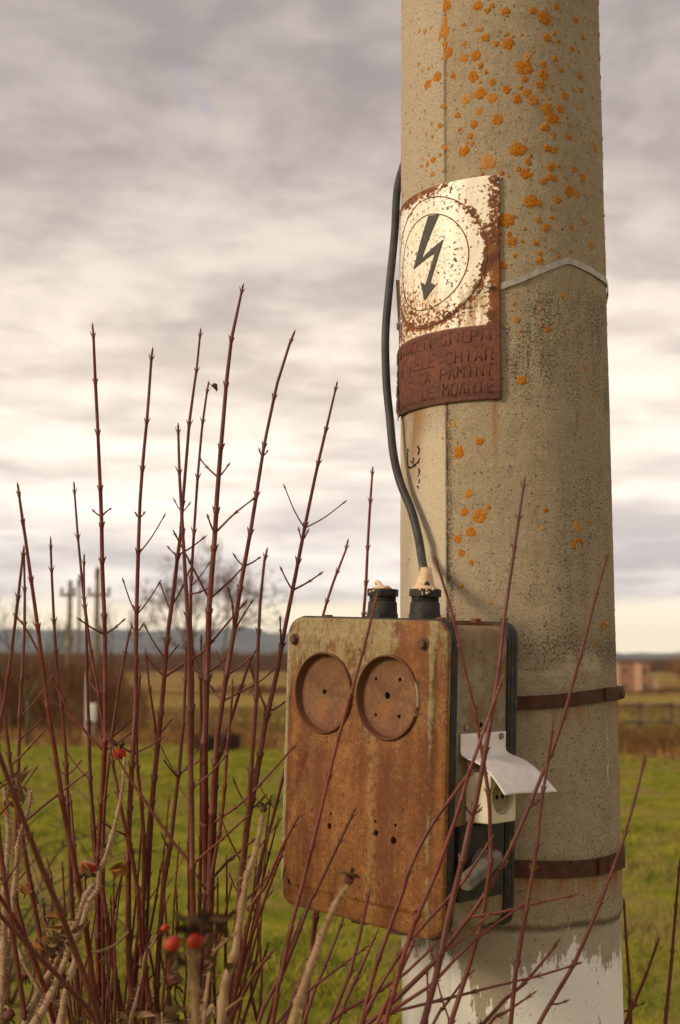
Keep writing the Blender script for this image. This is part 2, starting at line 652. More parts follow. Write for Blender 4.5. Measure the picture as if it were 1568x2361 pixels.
def m_pole(t):
    uv = t.uv()
    u, v, _ = t.sep(uv)
    warp = t.noise(uv, 14, 4, 0.6)
    wv = t.sub(warp, 0.5)
    n_lo = t.noise(uv, 5.0, 5, 0.6)
    n_md = t.noise(uv, 38.0, 5, 0.65)
    n_hi = t.noise(uv, 330.0, 3, 0.7)
    streak = t.noise(t.scale(uv, 30, 4.5, 1), 1.0, 7, 0.68)
    c = t.mix(t.step(n_lo, 0.3, 0.7), (0.325, 0.257, 0.170), (0.400, 0.325, 0.222))
    c = t.mix(t.mul(t.step(n_md, 0.42, 0.70), 0.6), c, (0.25, 0.192, 0.125))
    c = t.mix(t.mul(t.step(t.noise(uv, 90.0, 5, 0.7), 0.52, 0.68), 0.4), c, (0.44, 0.37, 0.265))
    # left of the form seam the face is smoother and paler
    seam_u = A_SEAM * R0
    left = t.step(u, seam_u - 0.001, seam_u - 0.004)
    c = t.mix(t.mul(left, 0.55), c, (0.48, 0.40, 0.30))
    # sand grains
    vd = t.vor(uv, 330.0)
    vcol = t.vor(uv, 330.0, 'F1', 'Color')
    vr = t.sep(vcol)[0]
    c = t.mix(t.mul(t.step(vr, 0.80, 0.9), t.mul(t.step(vd, 0.5, 0.2), 0.55)), c, (0.52, 0.45, 0.35))
    c = t.mix(t.mul(t.step(n_hi, 0.50, 0.64), 0.62), c, (0.165, 0.13, 0.09))
    pn0 = t.noise(t.scale(uv, 1.0, 0.8, 1), 190.0, 2, 0.5)
    pit = t.step(pn0, 0.665, 0.70)
    pn1 = t.noise(t.scale(uv, 1.0, 0.8, 1, (3, 7, 0)), 95.0, 2, 0.5)
    pit = t.mx(pit, t.mul(t.step(pn1, 0.71, 0.735), 0.9))
    c = t.mix(t.mul(pit, 0.75), c, (0.115, 0.088, 0.06))
    pale_fleck = t.step(t.noise(uv, 260.0, 2, 0.5), 0.64, 0.70)
    c = t.mix(t.mul(pale_fleck, 0.28), c, (0.52, 0.44, 0.33))  # pale specks scattered through the concrete
    # black algae: grainy, strongest below the strap, beside the seam and above the lower hoop
    g = t.noise(uv, 260.0, 4, 0.78)
    zone = t.mul(t.step(v, Z_STRAP + 0.01, Z_STRAP - 0.03), t.step(v, Z_SIGNB - 0.02, Z_SIGNB + 0.05, 0.35, 1.0))
    zone = t.mul(zone, t.step(v, Z_LIP + 0.02, Z_B1 + 0.1, 0.2, 1.0))
    zone = t.mul(zone, t.step(u, seam_u - 0.03, seam_u + 0.01))
    zone = t.mul(zone, t.add(0.12, t.mul(t.step(streak, 0.34, 0.72), t.step(n_lo, 0.25, 0.62, 0.5, 1.25))))
    zone = t.add(zone, t.mul(t.bump_at(t.add(u, t.mul(wv, 0.015)), seam_u + 0.004, 0.012), t.step(v, Z_SIGNB + 0.02, Z_SIGNB - 0.02, 0.35, 1.3)))
    zone = t.add(zone, t.mul(t.step(u, 0.05, 0.165), 0.42))
    zone = t.add(zone, t.mul(t.mul(t.step(n_lo, 0.42, 0.62), t.step(u, seam_u, seam_u + 0.02)), t.step(v, Z_STRAP + 0.02, Z_STRAP - 0.02, 0.1, 0.42)))
    d2 = t.mul(t.bump_at(t.add(v, t.mul(wv, 0.05)), surf(1250, 1495)[1], 0.05), 0.8)
    zone = t.add(zone, d2)
    zone = t.mul(zone, 0.70)
    alg = t.step(g, t.sub(0.655, t.mul(zone, 0.20)), t.sub(0.70, t.mul(zone, 0.17)))
    c = t.mix(t.mul(alg, 0.85), c, (0.055, 0.044, 0.032))
    zone = t.m('MINIMUM', zone, 1.0)
    c = t.mix(t.mul(zone, 0.20), c, (0.17, 0.128, 0.08))
    sl_ = t.mul(t.bump_at(t.add(u, t.mul(wv, 0.004)), seam_u, 0.0042), t.step(t.noise(uv, 60, 4, 0.6), 0.32, 0.52))
    c = t.mix(t.mul(sl_, t.step(v, Z_SIGNB + 0.02, Z_SIGNB - 0.01, 0.45, 0.9)), c, (0.045, 0.036, 0.026))
    # pale lime patch below the sign, left of the seam
    lime = t.mul(t.mul(t.step(t.add(v, t.mul(wv, 0.03)), Z_SIGNB - 0.01, Z_SIGNB - 0.05), t.step(v, 1.46, 1.52)), left)
    c = t.mix(t.mul(lime, 0.7), c, (0.56, 0.47, 0.345))
    lime2 = t.mul(t.bump_at(t.add(v, t.mul(wv, 0.08)), surf(1250, 1535)[1], 0.03), t.step(t.noise(uv, 20, 5), 0.45, 0.6))
    c = t.mix(t.mul(lime2, 0.6), c, (0.50, 0.43, 0.31))
    # rust runs below the sign and the hoops
    au, zu = surf(950, 1000)
    r1 = t.mul(t.bump_at(t.add(u, t.mul(wv, 0.02)), surf(950, 985)[0] * R0, 0.06),
               t.mul(t.mul(t.step(v, Z_SIGNB - 0.16, Z_SIGNB - 0.01), t.step(v, Z_SIGNB + 0.03, Z_SIGNB + 0.01)), t.step(streak, 0.36, 0.56)))
    r2 = t.mul(t.bump_at(u, surf(1142, 990)[0] * R0, 0.008), t.mul(t.mul(t.step(v, Z_SIGNB - 0.15, Z_SIGNB - 0.01), t.step(v, Z_SIGNB + 0.03, Z_SIGNB + 0.01)), 0.7))
    r2b = t.mul(t.bump_at(u, surf(1330, 960)[0] * R0, 0.004), t.mul(t.bump_at(v, surf(1330, 965)[1], 0.02), 0.9))
    r3 = t.mul(t.mul(t.step(v, Z_B2 - 0.075, Z_B2 - 0.012), t.step(v, Z_B2 + 0.02, Z_B2)), t.step(streak, 0.36, 0.62))
    r4 = t.mul(t.mul(t.step(v, Z_B1 - 0.05, Z_B1 - 0.012), t.step(v, Z_B1 + 0.02, Z_B1)), t.mul(t.step(streak, 0.4, 0.66), 0.8))
    rust = t.m('MINIMUM', t.add(t.add(t.add(r1, r2), t.add(r3, r4)), r2b), 1.0)
    c = t.mix(t.mul(rust, 0.85), c, (0.26, 0.105, 0.025))
    # old white paint on the foot
    pn = t.noise(t.scale(uv, 30, 9, 1), 1.0, 7, 0.68)
    pn2 = t.noise(t.scale(uv, 120, 34, 1), 1.0, 5, 0.65)
    pu = t.bump_at(u, surf(1120, 2280)[0] * R0, 0.05)
    lvl = t.step(v, Z_LIP - 0.002, Z_LIP - 0.11, -0.11, 0.10)
    lvl = t.sub(lvl, t.mul(pu, 0.13))
    lvl = t.add(lvl, t.mul(t.bump_at(u, surf(1310, 2290)[0] * R0, 0.07), 0.075))
    lvl = t.add(lvl, t.mul(t.step(u, -0.05, -0.12), 0.06))
    pn3 = t.noise(t.scale(uv, 260, 110, 1), 1.0, 4, 0.6)
    keep = t.step(t.add(t.add(t.mul(pn, 0.5), t.mul(pn2, 0.32)), t.add(t.mul(pn3, 0.18), lvl)), 0.49, 0.515)
    keep = t.mul(keep, t.step(v, Z_LIP + 0.004, Z_LIP - 0.004))
    wash = t.mul(t.step(v, Z_LIP + 0.002, Z_LIP - 0.004), 0.55)
    c = t.mix(wash, c, (0.40, 0.345, 0.27))
    c = t.mix(keep, c, t.mix(t.step(n_lo, 0.35, 0.7), (0.82, 0.78, 0.74), (0.72, 0.68, 0.63)))
    # dark crack under the lip
    crack = t.mul(t.bump_at(t.add(v, t.mul(wv, 0.02)), Z_LIP - 0.001, 0.009), t.step(n_lo, 0.30, 0.48))
    c = t.mix(t.mul(crack, 0.8), c, (0.07, 0.055, 0.035))
    # white lime trickle on the right
    tr = t.mul(t.bump_at(t.add(u, t.mul(t.sub(t.noise(t.scale(uv, 1, 9, 1), 3.0, 3), 0.5), 0.03)), surf(1402, 1740)[0] * R0, 0.004),
               t.mul(t.bump_at(v, surf(1400, 1740)[1], 0.06), t.step(n_md, 0.42, 0.6)))
    c = t.mix(tr, c, (0.62, 0.58, 0.5))
    h = t.add(t.mul(n_hi, 0.5), t.add(t.mul(n_md, 0.5), t.mul(pit, -1.2)))
    h = t.add(h, t.mul(keep, 0.4))
    return {'Base Color': c, 'Roughness': 0.95, 'Specular IOR Level': 0.12, 'Normal': t.bump(h, 0.85, 0.0016)}


M_POLE = mat('pole_concrete', m_pole)
POLE = empty('concrete_pole', pole_c(0.0))
tag(POLE, 'thick weathered concrete utility pole with orange lichen and white painted foot', 'utility pole')
POLE_INV = Matrix.Translation(-POLE.location)


def on_pole(o):
    """parts of the pole are modelled in world space"""
    o.parent = POLE
    o.matrix_parent_inverse = POLE_INV
    return o


def build_shaft():
    fr = R(110)
    ang = list(np.linspace(-fr, fr, 400)) + list(np.linspace(fr, 2 * math.pi - fr, 40))[1:-1]
    zs = list(np.linspace(-0.3, 0.8, 12)) + list(np.linspace(0.8, 2.62, 300))[1:] + list(np.linspace(2.62, 9.0, 25))[1:]
    V, F, UV = [], [], []
    n = len(ang)
    for z in zs:
        c = pole_c(z)
        r0 = pole_r(z)
        for a in ang:
            r = r0
            if 0.75 < z < 2.7:
                lz = lip_z(a)
                if z < lz: r -= 0.0035 * min(1, (lz - z) / 0.003)
                g = abs(a - A_SEAM - 0.004 * mnoise.noise(Vector((z * 9, 1, 1)))) * r0
                if g < 0.004: r -= 0.0016 * (1 - g / 0.004)
                if a < A_SEAM and a > -2.6: r += 0.0006
                r += 0.0008 * mnoise.noise(Vector((a * 4, z * 9, 3))) + 0.0005 * mnoise.noise(Vector((a * 22, z * 130, 8)))
            V.append(c + (_face * math.cos(a) + _side * math.sin(a)) * r)
            UV.append((a * R0, z))
    for j in range(len(zs) - 1):
        for i in range(n):
            i2 = (i + 1) % n
            F.append((j * n + i, j * n + i2, (j + 1) * n + i2, (j + 1) * n + i))
    F.append(tuple((len(zs) - 1) * n + i for i in range(n)))
    me = bpy.data.meshes.new('shaft')
    me.from_pydata([tuple(v) for v in V], [], F)
    uvl = me.uv_layers.new(name='UVMap')
    li = np.zeros(len(me.loops), dtype=np.int32)
    me.loops.foreach_get('vertex_index', li)
    uvl.data.foreach_set('uv', np.array(UV)[li].ravel())
    me.polygons.foreach_set('use_smooth', [True] * len(F))
    on_pole(link('shaft', me, None, [M_POLE]))


build_shaft()


# lichens ----------------------------------------------------------
def m_lichen(t, pale=False):
    o = t.pos()
    n = t.noise(o, 420, 4, 0.7)
    n2 = t.noise(o, 90, 3)
    a, b = ((0.50, 0.190, 0.010), (0.27, 0.080, 0.005))
    if pale: a, b = ((0.50, 0.27, 0.09), (0.36, 0.15, 0.035))
    c = t.mix(t.step(n, 0.38, 0.62), b, a)
    c = t.mix(t.mul(t.step(n2, 0.55, 0.75), 0.5), c, (0.36, 0.165, 0.02))
    c = t.mix(t.mul(t.step(t.rnd(), 0.6, 1.0), 0.35), c, (0.44, 0.25, 0.07))
    return {'Base Color': c, 'Roughness': 0.9, 'Normal': t.bump(n, 0.9, 0.001)}


M_LICH = mat('lichen_orange', m_lichen)
M_LICHP = mat('lichen_pale', lambda t: m_lichen(t, True))


def lichen_mesh(mb, a0, z0, r, seed, arch=False, n=20, rings=4):
    b = len(mb.v)
    R_ = pole_r(z0)
    sv = Vector((seed * 1.37, seed * 0.71, seed * 2.1))

    def pt(rad, an, k):
        lob = 1 + 0.30 * mnoise.noise(sv + Vector((math.cos(an) * 1.6, math.sin(an) * 1.6, 0))) \
                + 0.45 * mnoise.noise(sv + Vector((math.cos(an) * 4.5, math.sin(an) * 4.5, 3)))
        rr = r * rad * lob
        x, y = math.cos(an) * rr, math.sin(an) * rr
        h = (0.0003 + 0.0007 * (1 - k ** 4) + 0.0006 * mnoise.noise(sv * 3 + Vector((x, y, 0)) * 700)) if k < 1 else -0.0005
        return pole_pt(a0 + x / R_, z0 + y, h)
    if arch:
        m = 14
        for i in range(m + 1):
            an = R(-15) + R(235) * i / m
            for k in range(5):
                q = 0.42 + 0.58 * k / 4
                w = 1 + 0.25 * mnoise.noise(sv + Vector((i * 0.6, k * 0.4, 0)))
                x, y = math.cos(an) * r * q * w * 0.8, math.sin(an) * r * q * w
                h = -0.0008 if k in (0, 4) or i in (0, m) else 0.0015 + 0.001 * mnoise.noise(sv + Vector((x, y, 0)) * 500)
                mb.v.append(pole_pt(a0 + x / R_, z0 + y, h))
        for i in range(m):
            for k in range(4):
                mb.face((b + i * 5 + k, b + i * 5 + k + 1, b + (i + 1) * 5 + k + 1, b + (i + 1) * 5 + k))
        return
    mb.v.append(pole_pt(a0, z0, 0.0008))
    for k in range(1, rings + 1):
        for i in range(n):
            mb.v.append(pt(k / rings, 2 * math.pi * i / n, k / rings))
    for i in range(n):
        mb.face((b, b + 1 + i, b + 1 + (i + 1) % n))
    for k in range(rings - 1):
        for i in range(n):
            i2 = (i + 1) % n
            p = b + 1 + k * n
            mb.face((p + i, p + n + i, p + n + i2, p + i2))


L1 = """405,25,22 390,160,30 412,262,22 395,222,14 560,30,22 605,55,14 628,28,12 695,55,18 830,52,18 888,88,30 948,35,16 1050,100,14
1085,185,14 1030,243,16 905,190,18 940,168,10 962,205,10 708,218,24 648,220,12 597,188,18 570,148,12 490,290,20 548,282,24 487,125,9
492,218,12 573,327,14 535,382,24 600,360,10 633,413,17 355,385,26 310,420,26 433,378,14 265,322,11 283,355,9 213,280,13 295,158,14
268,155,9 793,338,34 806,285,22,p 885,320,17 887,375,26 867,422,20 790,392,16 803,462,18 770,437,10 754,495,21 700,447,21 836,500,25
573,470,28 630,490,24 497,495,24,p 945,295,14 973,350,13 1067,385,15 1075,452,13 995,480,20 930,450,8 906,545,28 930,590,28 968,545,22
900,637,18 965,613,10 1055,537,14,p 1013,688,18 1003,590,10 1018,630,10 653,597,26 567,555,15 458,575,15 540,622,18 295,555,8 330,617,10
370,628,15 302,670,10 333,685,10 466,645,9 520,680,13 530,717,10 487,755,24 762,745,33 905,740,16 937,750,18 1145,740,20 940,672,11
608,810,34,p 808,808,18 763,845,12 800,870,26 922,835,20 963,830,10 1040,848,13 1083,888,18 915,885,18 942,895,16 886,907,14 1013,955,28
1057,970,18 822,1010,28 865,1015,14 960,1000,17 700,1100,32 735,1080,10 728,1205,22 713,1168,11 858,1097,14 900,1133,18 927,1087,10
1027,1135,14 1090,1103,11 1123,1225,18 1020,1255,10 865,1265,12 867,1303,18 962,1278,10 742,1278,10 685,1327,16 848,1215,11 335,800,16
307,820,13 275,828,10 332,870,15 370,775,9 285,795,7 185,970,10 677,865,10 580,868,8"""
L2 = "877,935,16 1050,988,18 1020,965,8 900,1280,22 1268,1210,13 893,997,7 1175,1013,7 1345,1175,6 1295,1300,7"
L3 = """567,217,17 462,272,26 513,478,19 490,570,18 566,590,30 610,545,10 523,668,23 458,703,17 477,773,18 525,822,12 895,560,11
883,650,10,p 1055,643,22,p 1117,626,12 1060,740,34,a 480,940,8 1185,1150,30,a 437,130,14,p"""
k = 0
for txt, ox, oy, sc in ((L1, 1150, 0, .6288), (L2, 1150, 500, .5421), (L3, 1150, 1250, .6288)):
    for it in txt.split():
        q = it.split(',')
        vx, vy, vr = (ox + float(q[0]) * sc) / 1.3622, (oy + float(q[1]) * sc) / 1.3622, float(q[2]) * sc / 1.3622
        a, z = surf(vx, vy)
        rr = vr / FV * (PY - 0.12) * 1.36
        mb = MB()
        k += 1
        lichen_mesh(mb, a, z, rr, k * 1.3, arch=(q[-1] == 'a'))
        on_pole(mb.build('lichen', None, [M_LICHP if q[-1] == 'p' else M_LICH], smooth=True))
mb = MB()
for i in range(620):
    a = random.uniform(-2.0, 2.0)
    z = random.uniform(1.95, 2.62) if i < 570 else random.uniform(1.3, 1.95)
    lichen_mesh(mb, a, z, random.choice((0.0012, 0.0018, 0.0025, 0.004)) * random.uniform(0.8, 1.2), i * 2.7 + 100, n=7, rings=2)
for i in range(60):       # along the form seam and at the right flank
    a = A_SEAM + random.gauss(0, 0.015) if i < 30 else random.uniform(1.35, 1.7)
    lichen_mesh(mb, a, random.uniform(1.98, 2.6), random.uniform(0.0015, 0.006), i * 3.1 + 700, n=8, rings=3)
tag(on_pole(mb.build('lichen_specks', None, [M_LICH], smooth=True)), kind='stuff')
for vx, vy, vr in ((1434, 1670, 20), (1436, 1790, 18)):
    a, z = surf(vx, vy)
    mb = MB()
    lichen_mesh(mb, a, z, vr / FV * PY, vx)
    on_pole(mb.build('lichen', None, [M_LICH], smooth=True))

# faded black paint strokes on the pale patch
M_BLACKP = simple('faded_black_paint', (0.03, 0.03, 0.025), (0.07, 0.065, 0.04), 300, 0.8)


def z3(x, y): return ((1150 + x * .6288) / 1.3622, (1250 + y * .6288) / 1.3622)


mb = MB()
for st in ([(212, 255), (212, 300), (214, 345)], [(214, 350), (232, 347), (248, 335), (262, 318)], [(228, 318), (240, 330), (252, 342)],
           [(240, 300), (242, 322)], [(262, 240), (268, 262), (262, 285)], [(268, 300), (262, 330)], [(265, 350), (270, 375), (262, 395)],
           [(270, 405), (268, 425)], [(262, 440), (266, 452)]):
    for (x0, y0), (x1, y1) in zip(st, st[1:]):
        for q in range(4):
            t0, t1 = q / 4, (q + 0.85) / 4
            P = []
            for tt in (t0, t1):
                a, z = surf(*z3(x0 + (x1 - x0) * tt + random.uniform(-2, 2), y0 + (y1 - y0) * tt))
                P.append(pole_pt(a, z, 0.0011))
            mb.tube(P, random.uniform(0.0007, 0.0018), 5)
on_pole(mb.build('painted_marking', None, [M_BLACKP]))


# ------------------------------------------------------------------ ribbons round the pole
def ribbon(path, w, off, name, m, parent=None, thick=0.0015, sub=10, closed=False):
    """path: list of (angle, z[, off]); a flat strip of width w following the pole"""
    P = []
    for i in range(len(path) - 1):
        for q in range(sub):
            t = q / sub
            P.append(tuple(path[i][c] + (path[i + 1][c] - path[i][c]) * t for c in range(3)))
    P.append(tuple(path[-1]))
    V, F = [], []
    L = len(P)
    for i, (a, z, o) in enumerate(P):
        hw = w / 2
        V += [pole_pt(a, z - hw, o), pole_pt(a, z + hw, o), pole_pt(a, z + hw, o + thick), pole_pt(a, z - hw, o + thick)]
    for i in range(L - 1):
        for q in range(4):
            q2 = (q + 1) % 4
            F.append((i * 4 + q, i * 4 + q2, (i + 1) * 4 + q2, (i + 1) * 4 + q))
    F.append((0, 1, 2, 3))
    F.append(tuple((L - 1) * 4 + q for q in (3, 2, 1, 0)))
    me = bpy.data.meshes.new(name)
    me.from_pydata([tuple(v) for v in V], [], F)
    bm = bmesh.new(); bm.from_mesh(me); bmesh.ops.recalc_face_normals(bm, faces=bm.faces); bm.to_mesh(me); bm.free()
    return link(name, me, parent, [m])


def world_child(o, root):
    o.parent = root
    o.matrix_parent_inverse = Matrix.Translation(-root.location)
    return o


M_ALU = simple('dull_aluminium', (0.44, 0.40, 0.355), (0.30, 0.27, 0.235), 120, 0.55, 0.35, 0.3, 0.0006)
M_DRUST = simple('dark_rusty_steel', (0.060, 0.026, 0.017), (0.105, 0.040, 0.022), 90, 0.75, 0.1, 0.5, 0.001)
M_BOLT = simple('rusty_bolt', (0.085, 0.05, 0.035), (0.15, 0.08, 0.045), 200, 0.6, 0.3, 0.5, 0.0006)

STRAP = tag(empty('aluminium_strap', pole_c(Z_STRAP)), 'thin grey aluminium strap peaked around the pole beside the sign', 'strap')
pp = [surf(1155, 662), surf(1200, 645), surf(1255, 621), surf(1290, 607), surf(1306, 602), surf(1322, 606), surf(1350, 620), surf(1378, 637), surf(1394, 650)]
zz = pp[-1][1]
path = [(math.pi, zz - 0.02, 0.002), (2.4, zz - 0.012, 0.002)]
path = [(a, z, 0.0018) for a, z in pp] + [(1.75, zz - 0.014, 0.002), (2.5, zz - 0.02, 0.003), (3.2, zz - 0.025, 0.003), (3.9, zz - 0.02, 0.003),
                                         (4.45, pp[0][1] - 0.012, 0.004), (4.7, pp[0][1] - 0.01, 0.007)]
world_child(ribbon(path, 0.0098, 0, 'band', M_ALU), STRAP)
a0, z0 = pp[0]
path = [(a0, z0, 0.0018), (-0.5, z0 - 0.012, 0.0012), (-1.2, z0 - 0.012, 0.0012), (-1.5, z0 - 0.01, 0.002)]
world_child(ribbon(path, 0.0098, 0, 'band', M_ALU), STRAP)
mb = MB()
pt = [at(919, 645, PY + 0.02), at(921, 690, PY + 0.02), at(924, 740, PY + 0.015), at(927, 775, PY + 0.01)]
for i in range(3):
    for s_ in (0,):
        a, b = pt[i], pt[i + 1]
        n0 = len(mb.v)
        for p in (a, b):
            for dx, dy in ((-0.0045, 0.0), (0.006, 0.004), (0.006, 0.0055), (-0.0045, 0.0015)):
                mb.v.append(p + Vector((dx, dy, 0)))
        for q in range(4):
            q2 = (q + 1) % 4
            mb.face((n0 + q, n0 + q2, n0 + 4 + q2, n0 + 4 + q))
world_child(mb.build('strap_tail', None, [M_ALU], fix=True), STRAP)


def head(mb, c, nrm, r, h, n=6, slot=False, ch=0.25):
    """a bolt or screw head standing on a surface at c"""
    nrm = nrm.normalized()
    x = nrm.cross(Vector((0, 0, 1)))
    if x.length < 1e-3: x = Vector((1, 0, 0))
    x.normalize()
    y = nrm.cross(x)
    loops = []
    for hh, rr in ((-0.0015, 1.0), (h * (1 - ch), 1.0), (h, 1 - ch * 0.6)):
        loops.append([c + nrm * hh + (x * math.cos(2 * math.pi * i / n + 0.3) + y * math.sin(2 * math.pi * i / n + 0.3)) * (r * rr) for i in range(n)])
    mb.loft(loops)


def hoop(zpath, w, label, tab_px, screw_px, tilt=0.0):
    root = tag(empty('steel_hoop', pole_c(zpath[0][1])), label, 'hoop', 'steel hoops holding the box to the pole')
    zl = zpath[0][1]
    full = [(a, z, 0.0025) for a, z in zpath]
    zr = zpath[-1][1]
    full += [(1.9, zr, 0.003), (2.6, zr - 0.006, 0.003), (3.3, zl, 0.003), (4.0, zl - 0.002, 0.003), (4.7, zl, 0.003)]
    full = [(-1.55, zl, 0.003), (-1.0, zl, 0.003), (-0.4, zl, 0.003)] + full
    world_child(ribbon(full, w, 0, 'band', M_DRUST, thick=0.003), root)
    a0, z0 = surf(*tab_px[0])
    a1, z1 = surf(*tab_px[1])
    tb = world_child(ribbon([(a0, z0, 0.0055), (a1, z1, 0.0065), (a1 + 0.16, z1 + (z1 - z0) * 0.3, 0.008)], w * 0.92, 0, 'clamp_tab', M_DRUST, thick=0.004, sub=4), root)
    mb = MB()
    a, z = surf(*screw_px)
    head(mb, pole_pt(a, z, 0.0095), pole_pt(a, z, 1) - pole_pt(a, z, 0), 0.0065, 0.005, 12)
    world_child(mb.build('screw', None, [M_BOLT], fix=True), root)
    # dark bar for the screw slot, its shade put into the colour
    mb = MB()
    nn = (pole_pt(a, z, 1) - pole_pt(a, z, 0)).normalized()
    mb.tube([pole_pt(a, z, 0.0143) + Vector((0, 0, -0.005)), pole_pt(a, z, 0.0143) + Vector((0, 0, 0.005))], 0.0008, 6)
    world_child(mb.build('slot_bar', None, [simple('slot_shade', (0.02, 0.012, 0.01), (0.03, 0.02, 0.015))]), root)
    return root


hoop([surf(1205, 1621), surf(1280, 1617), surf(1340, 1609), surf(1400, 1600), surf(1424, 1597)], 0.0195,
     'upper dark rusty steel hoop on the pole, level with the dials', ((1385, 1600), (1425, 1596)), (1417, 1600))
hoop([surf(1195, 2002), surf(1290, 2004), surf(1360, 2000), surf(1405, 1990), surf(1430, 1976)], 0.0235,
     'lower dark rusty steel hoop on the pole, level with the switch', ((1370, 1999), (1408, 1988)), (1393, 1994))

# ------------------------------------------------------------------ warning sign
A_SC = R(-43.2)
Z_ST = surf(1150, 405)[1]
Z_SB = surf(1155, 921)[1]
Z_SPLIT = surf(1150, 748)[1]
SA0, SA1 = R(-88), surf(1153, 600)[0]
Z_CC = surf(1020, 597)[1]
R_IN, R_OUT = 0.0735, 0.1000
RS = pole_r(2.0)


def sign_off(a, z):
    t = (a - SA0) / (SA1 - SA0)
    f = (Z_ST - z) / (Z_ST - Z_SB)
    return 0.0028 + 0.0045 * max(0, f - 0.45) * (1 - t) + 0.0022 * max(0, t - 0.86) / 0.14 + 0.0006 * mnoise.noise(Vector((a * 6, z * 25, 1)))


def sp(a, z, o=0.0): return pole_pt(a, z, sign_off(a, z) + o)


def m_sign(t):
    u, v, _ = t.sep(t.uv())
    uv = t.uv()
    hv = Z_SPLIT - Z_CC
    n1 = t.noise(uv, 165, 4, 0.64)
    n2 = t.noise(uv, 30, 6, 0.65)
    n3 = t.noise(t.scale(uv, 1, 0.7, 1), 520, 3, 0.6)
    streak = t.noise(t.scale(uv, 70, 12, 1), 1.0, 5, 0.65)
    rad = t.m('SQRT', t.add(t.mul(u, u), t.mul(v, v)))
    umax = (SA1 - A_SC) * RS
    umin = (SA0 - A_SC) * RS
    edge = t.step(t.add(u, t.mul(t.sub(n2, 0.5), 0.03)), umax - 0.026, umax - 0.006)
    edge = t.mul(edge, t.step(v, hv, 0.09, 1.0, 0.45))
    edgel = t.step(t.add(u, t.mul(t.sub(n2, 0.5), 0.03)), umin + 0.035, umin + 0.004)
    top = t.mul(t.step(t.add(v, t.mul(t.sub(n2, 0.5), 0.02)), Z_ST - Z_CC - 0.022, Z_ST - Z_CC - 0.002), t.step(u, 0.06, 0.0))
    rim = t.mul(t.bump_at(rad, R_OUT, 0.008), t.add(0.3, t.mul(t.step(t.add(u, v), 0.05, -0.1), 0.7)))
    rim = t.add(rim, t.mul(t.bump_at(rad, R_OUT + 0.002, 0.012), t.step(u, 0.045, 0.085)))
    low = t.mul(t.mul(t.step(t.add(v, t.mul(u, 0.55)), -0.03, -0.10), t.step(v, hv - 0.01, hv + 0.02)), 0.75)
    dens = t.add(t.add(t.mul(edge, 1.2), t.mul(edgel, 0.75)), t.add(t.mul(top, 0.9), t.add(t.mul(rim, 0.5), t.mul(low, 0.62))))
    sig = t.add(t.mul(n1, 0.72), t.mul(n2, 0.28))
    thr = t.sub(0.575, t.mul(dens, 0.21))
    rust = t.step(t.sub(sig, thr), 0.0, 0.022)
    halo = t.step(t.sub(sig, thr), -0.05, 0.02)
    white = t.mix(t.step(n2, 0.35, 0.7), (0.82, 0.75, 0.61), (0.88, 0.83, 0.72))
    white = t.mix(t.mul(t.step(n3, 0.6, 0.7), 0.35), white, (0.42, 0.22, 0.09))
    # olive stain on the lower right
    ol = t.mul(t.mul(t.bump_at(u, 0.078, 0.035), t.bump_at(v, -0.075, 0.05)), t.step(streak, 0.42, 0.56))
    ol2 = t.mul(t.bump_at(u, 0.082, 0.012), t.mul(t.bump_at(v, 0.085, 0.05), t.step(n2, 0.5, 0.56)))
    c = t.mix(t.mul(t.mx(ol, ol2), 0.85), white, (0.25, 0.18, 0.05))
    c = t.mix(t.mul(halo, 0.75), c, (0.48, 0.21, 0.06))
    wash = t.mul(t.mul(t.step(t.add(v, t.mul(u, 0.5)), 0.02, -0.09), t.step(streak, 0.44, 0.60)), 0.7)
    c = t.mix(wash, c, (0.50, 0.25, 0.085))
    rc = t.mix(t.step(n2, 0.4, 0.65), (0.23, 0.075, 0.018), (0.095, 0.030, 0.012))
    c = t.mix(rust, c, rc)
    # lower text panel: red oxide
    red = t.mix(t.step(n2, 0.35, 0.65), (0.165, 0.052, 0.028), (0.105, 0.034, 0.022))
    red = t.mix(t.mul(t.step(n1, 0.50, 0.64), 0.7), red, (0.062, 0.027, 0.022))
    red = t.mix(t.mul(t.step(n1, 0.44, 0.34), 0.5), red, (0.23, 0.085, 0.042))
    red = t.mix(t.mul(t.step(t.add(v, t.mul(n2, 0.03)), hv - 0.05, Z_SB - Z_CC + 0.01), 0.45), red, (0.06, 0.026, 0.022))
    spk = t.mul(t.step(n3, 0.62, 0.68), t.step(u, 0.05, 0.10, 0.15, 0.8))
    red = t.mix(spk, red, (0.45, 0.16, 0.05))
    isred = t.step(t.add(v, t.mul(t.sub(n1, 0.5), 0.008)), hv + 0.0015, hv - 0.0015)
    c = t.mix(isred, c, red)
    rough = t.mix(t.mx(rust, isred), (0.35, 0.35, 0.35), (0.75, 0.75, 0.75))
    h = t.add(t.mul(rust, -0.4), t.mul(n1, 0.35))
    return {'Base Color': c, 'Roughness': t.sep(rough)[0], 'Specular IOR Level': 0.35, 'Normal': t.bump(h, 0.5, 0.0012)}


M_SIGN = mat('rusted_enamel', m_sign)
SIGN = tag(empty('warning_sign', pole_pt(A_SC, Z_SB)), 'rusty white enamel high voltage sign with lightning bolt curved on the pole', 'sign')


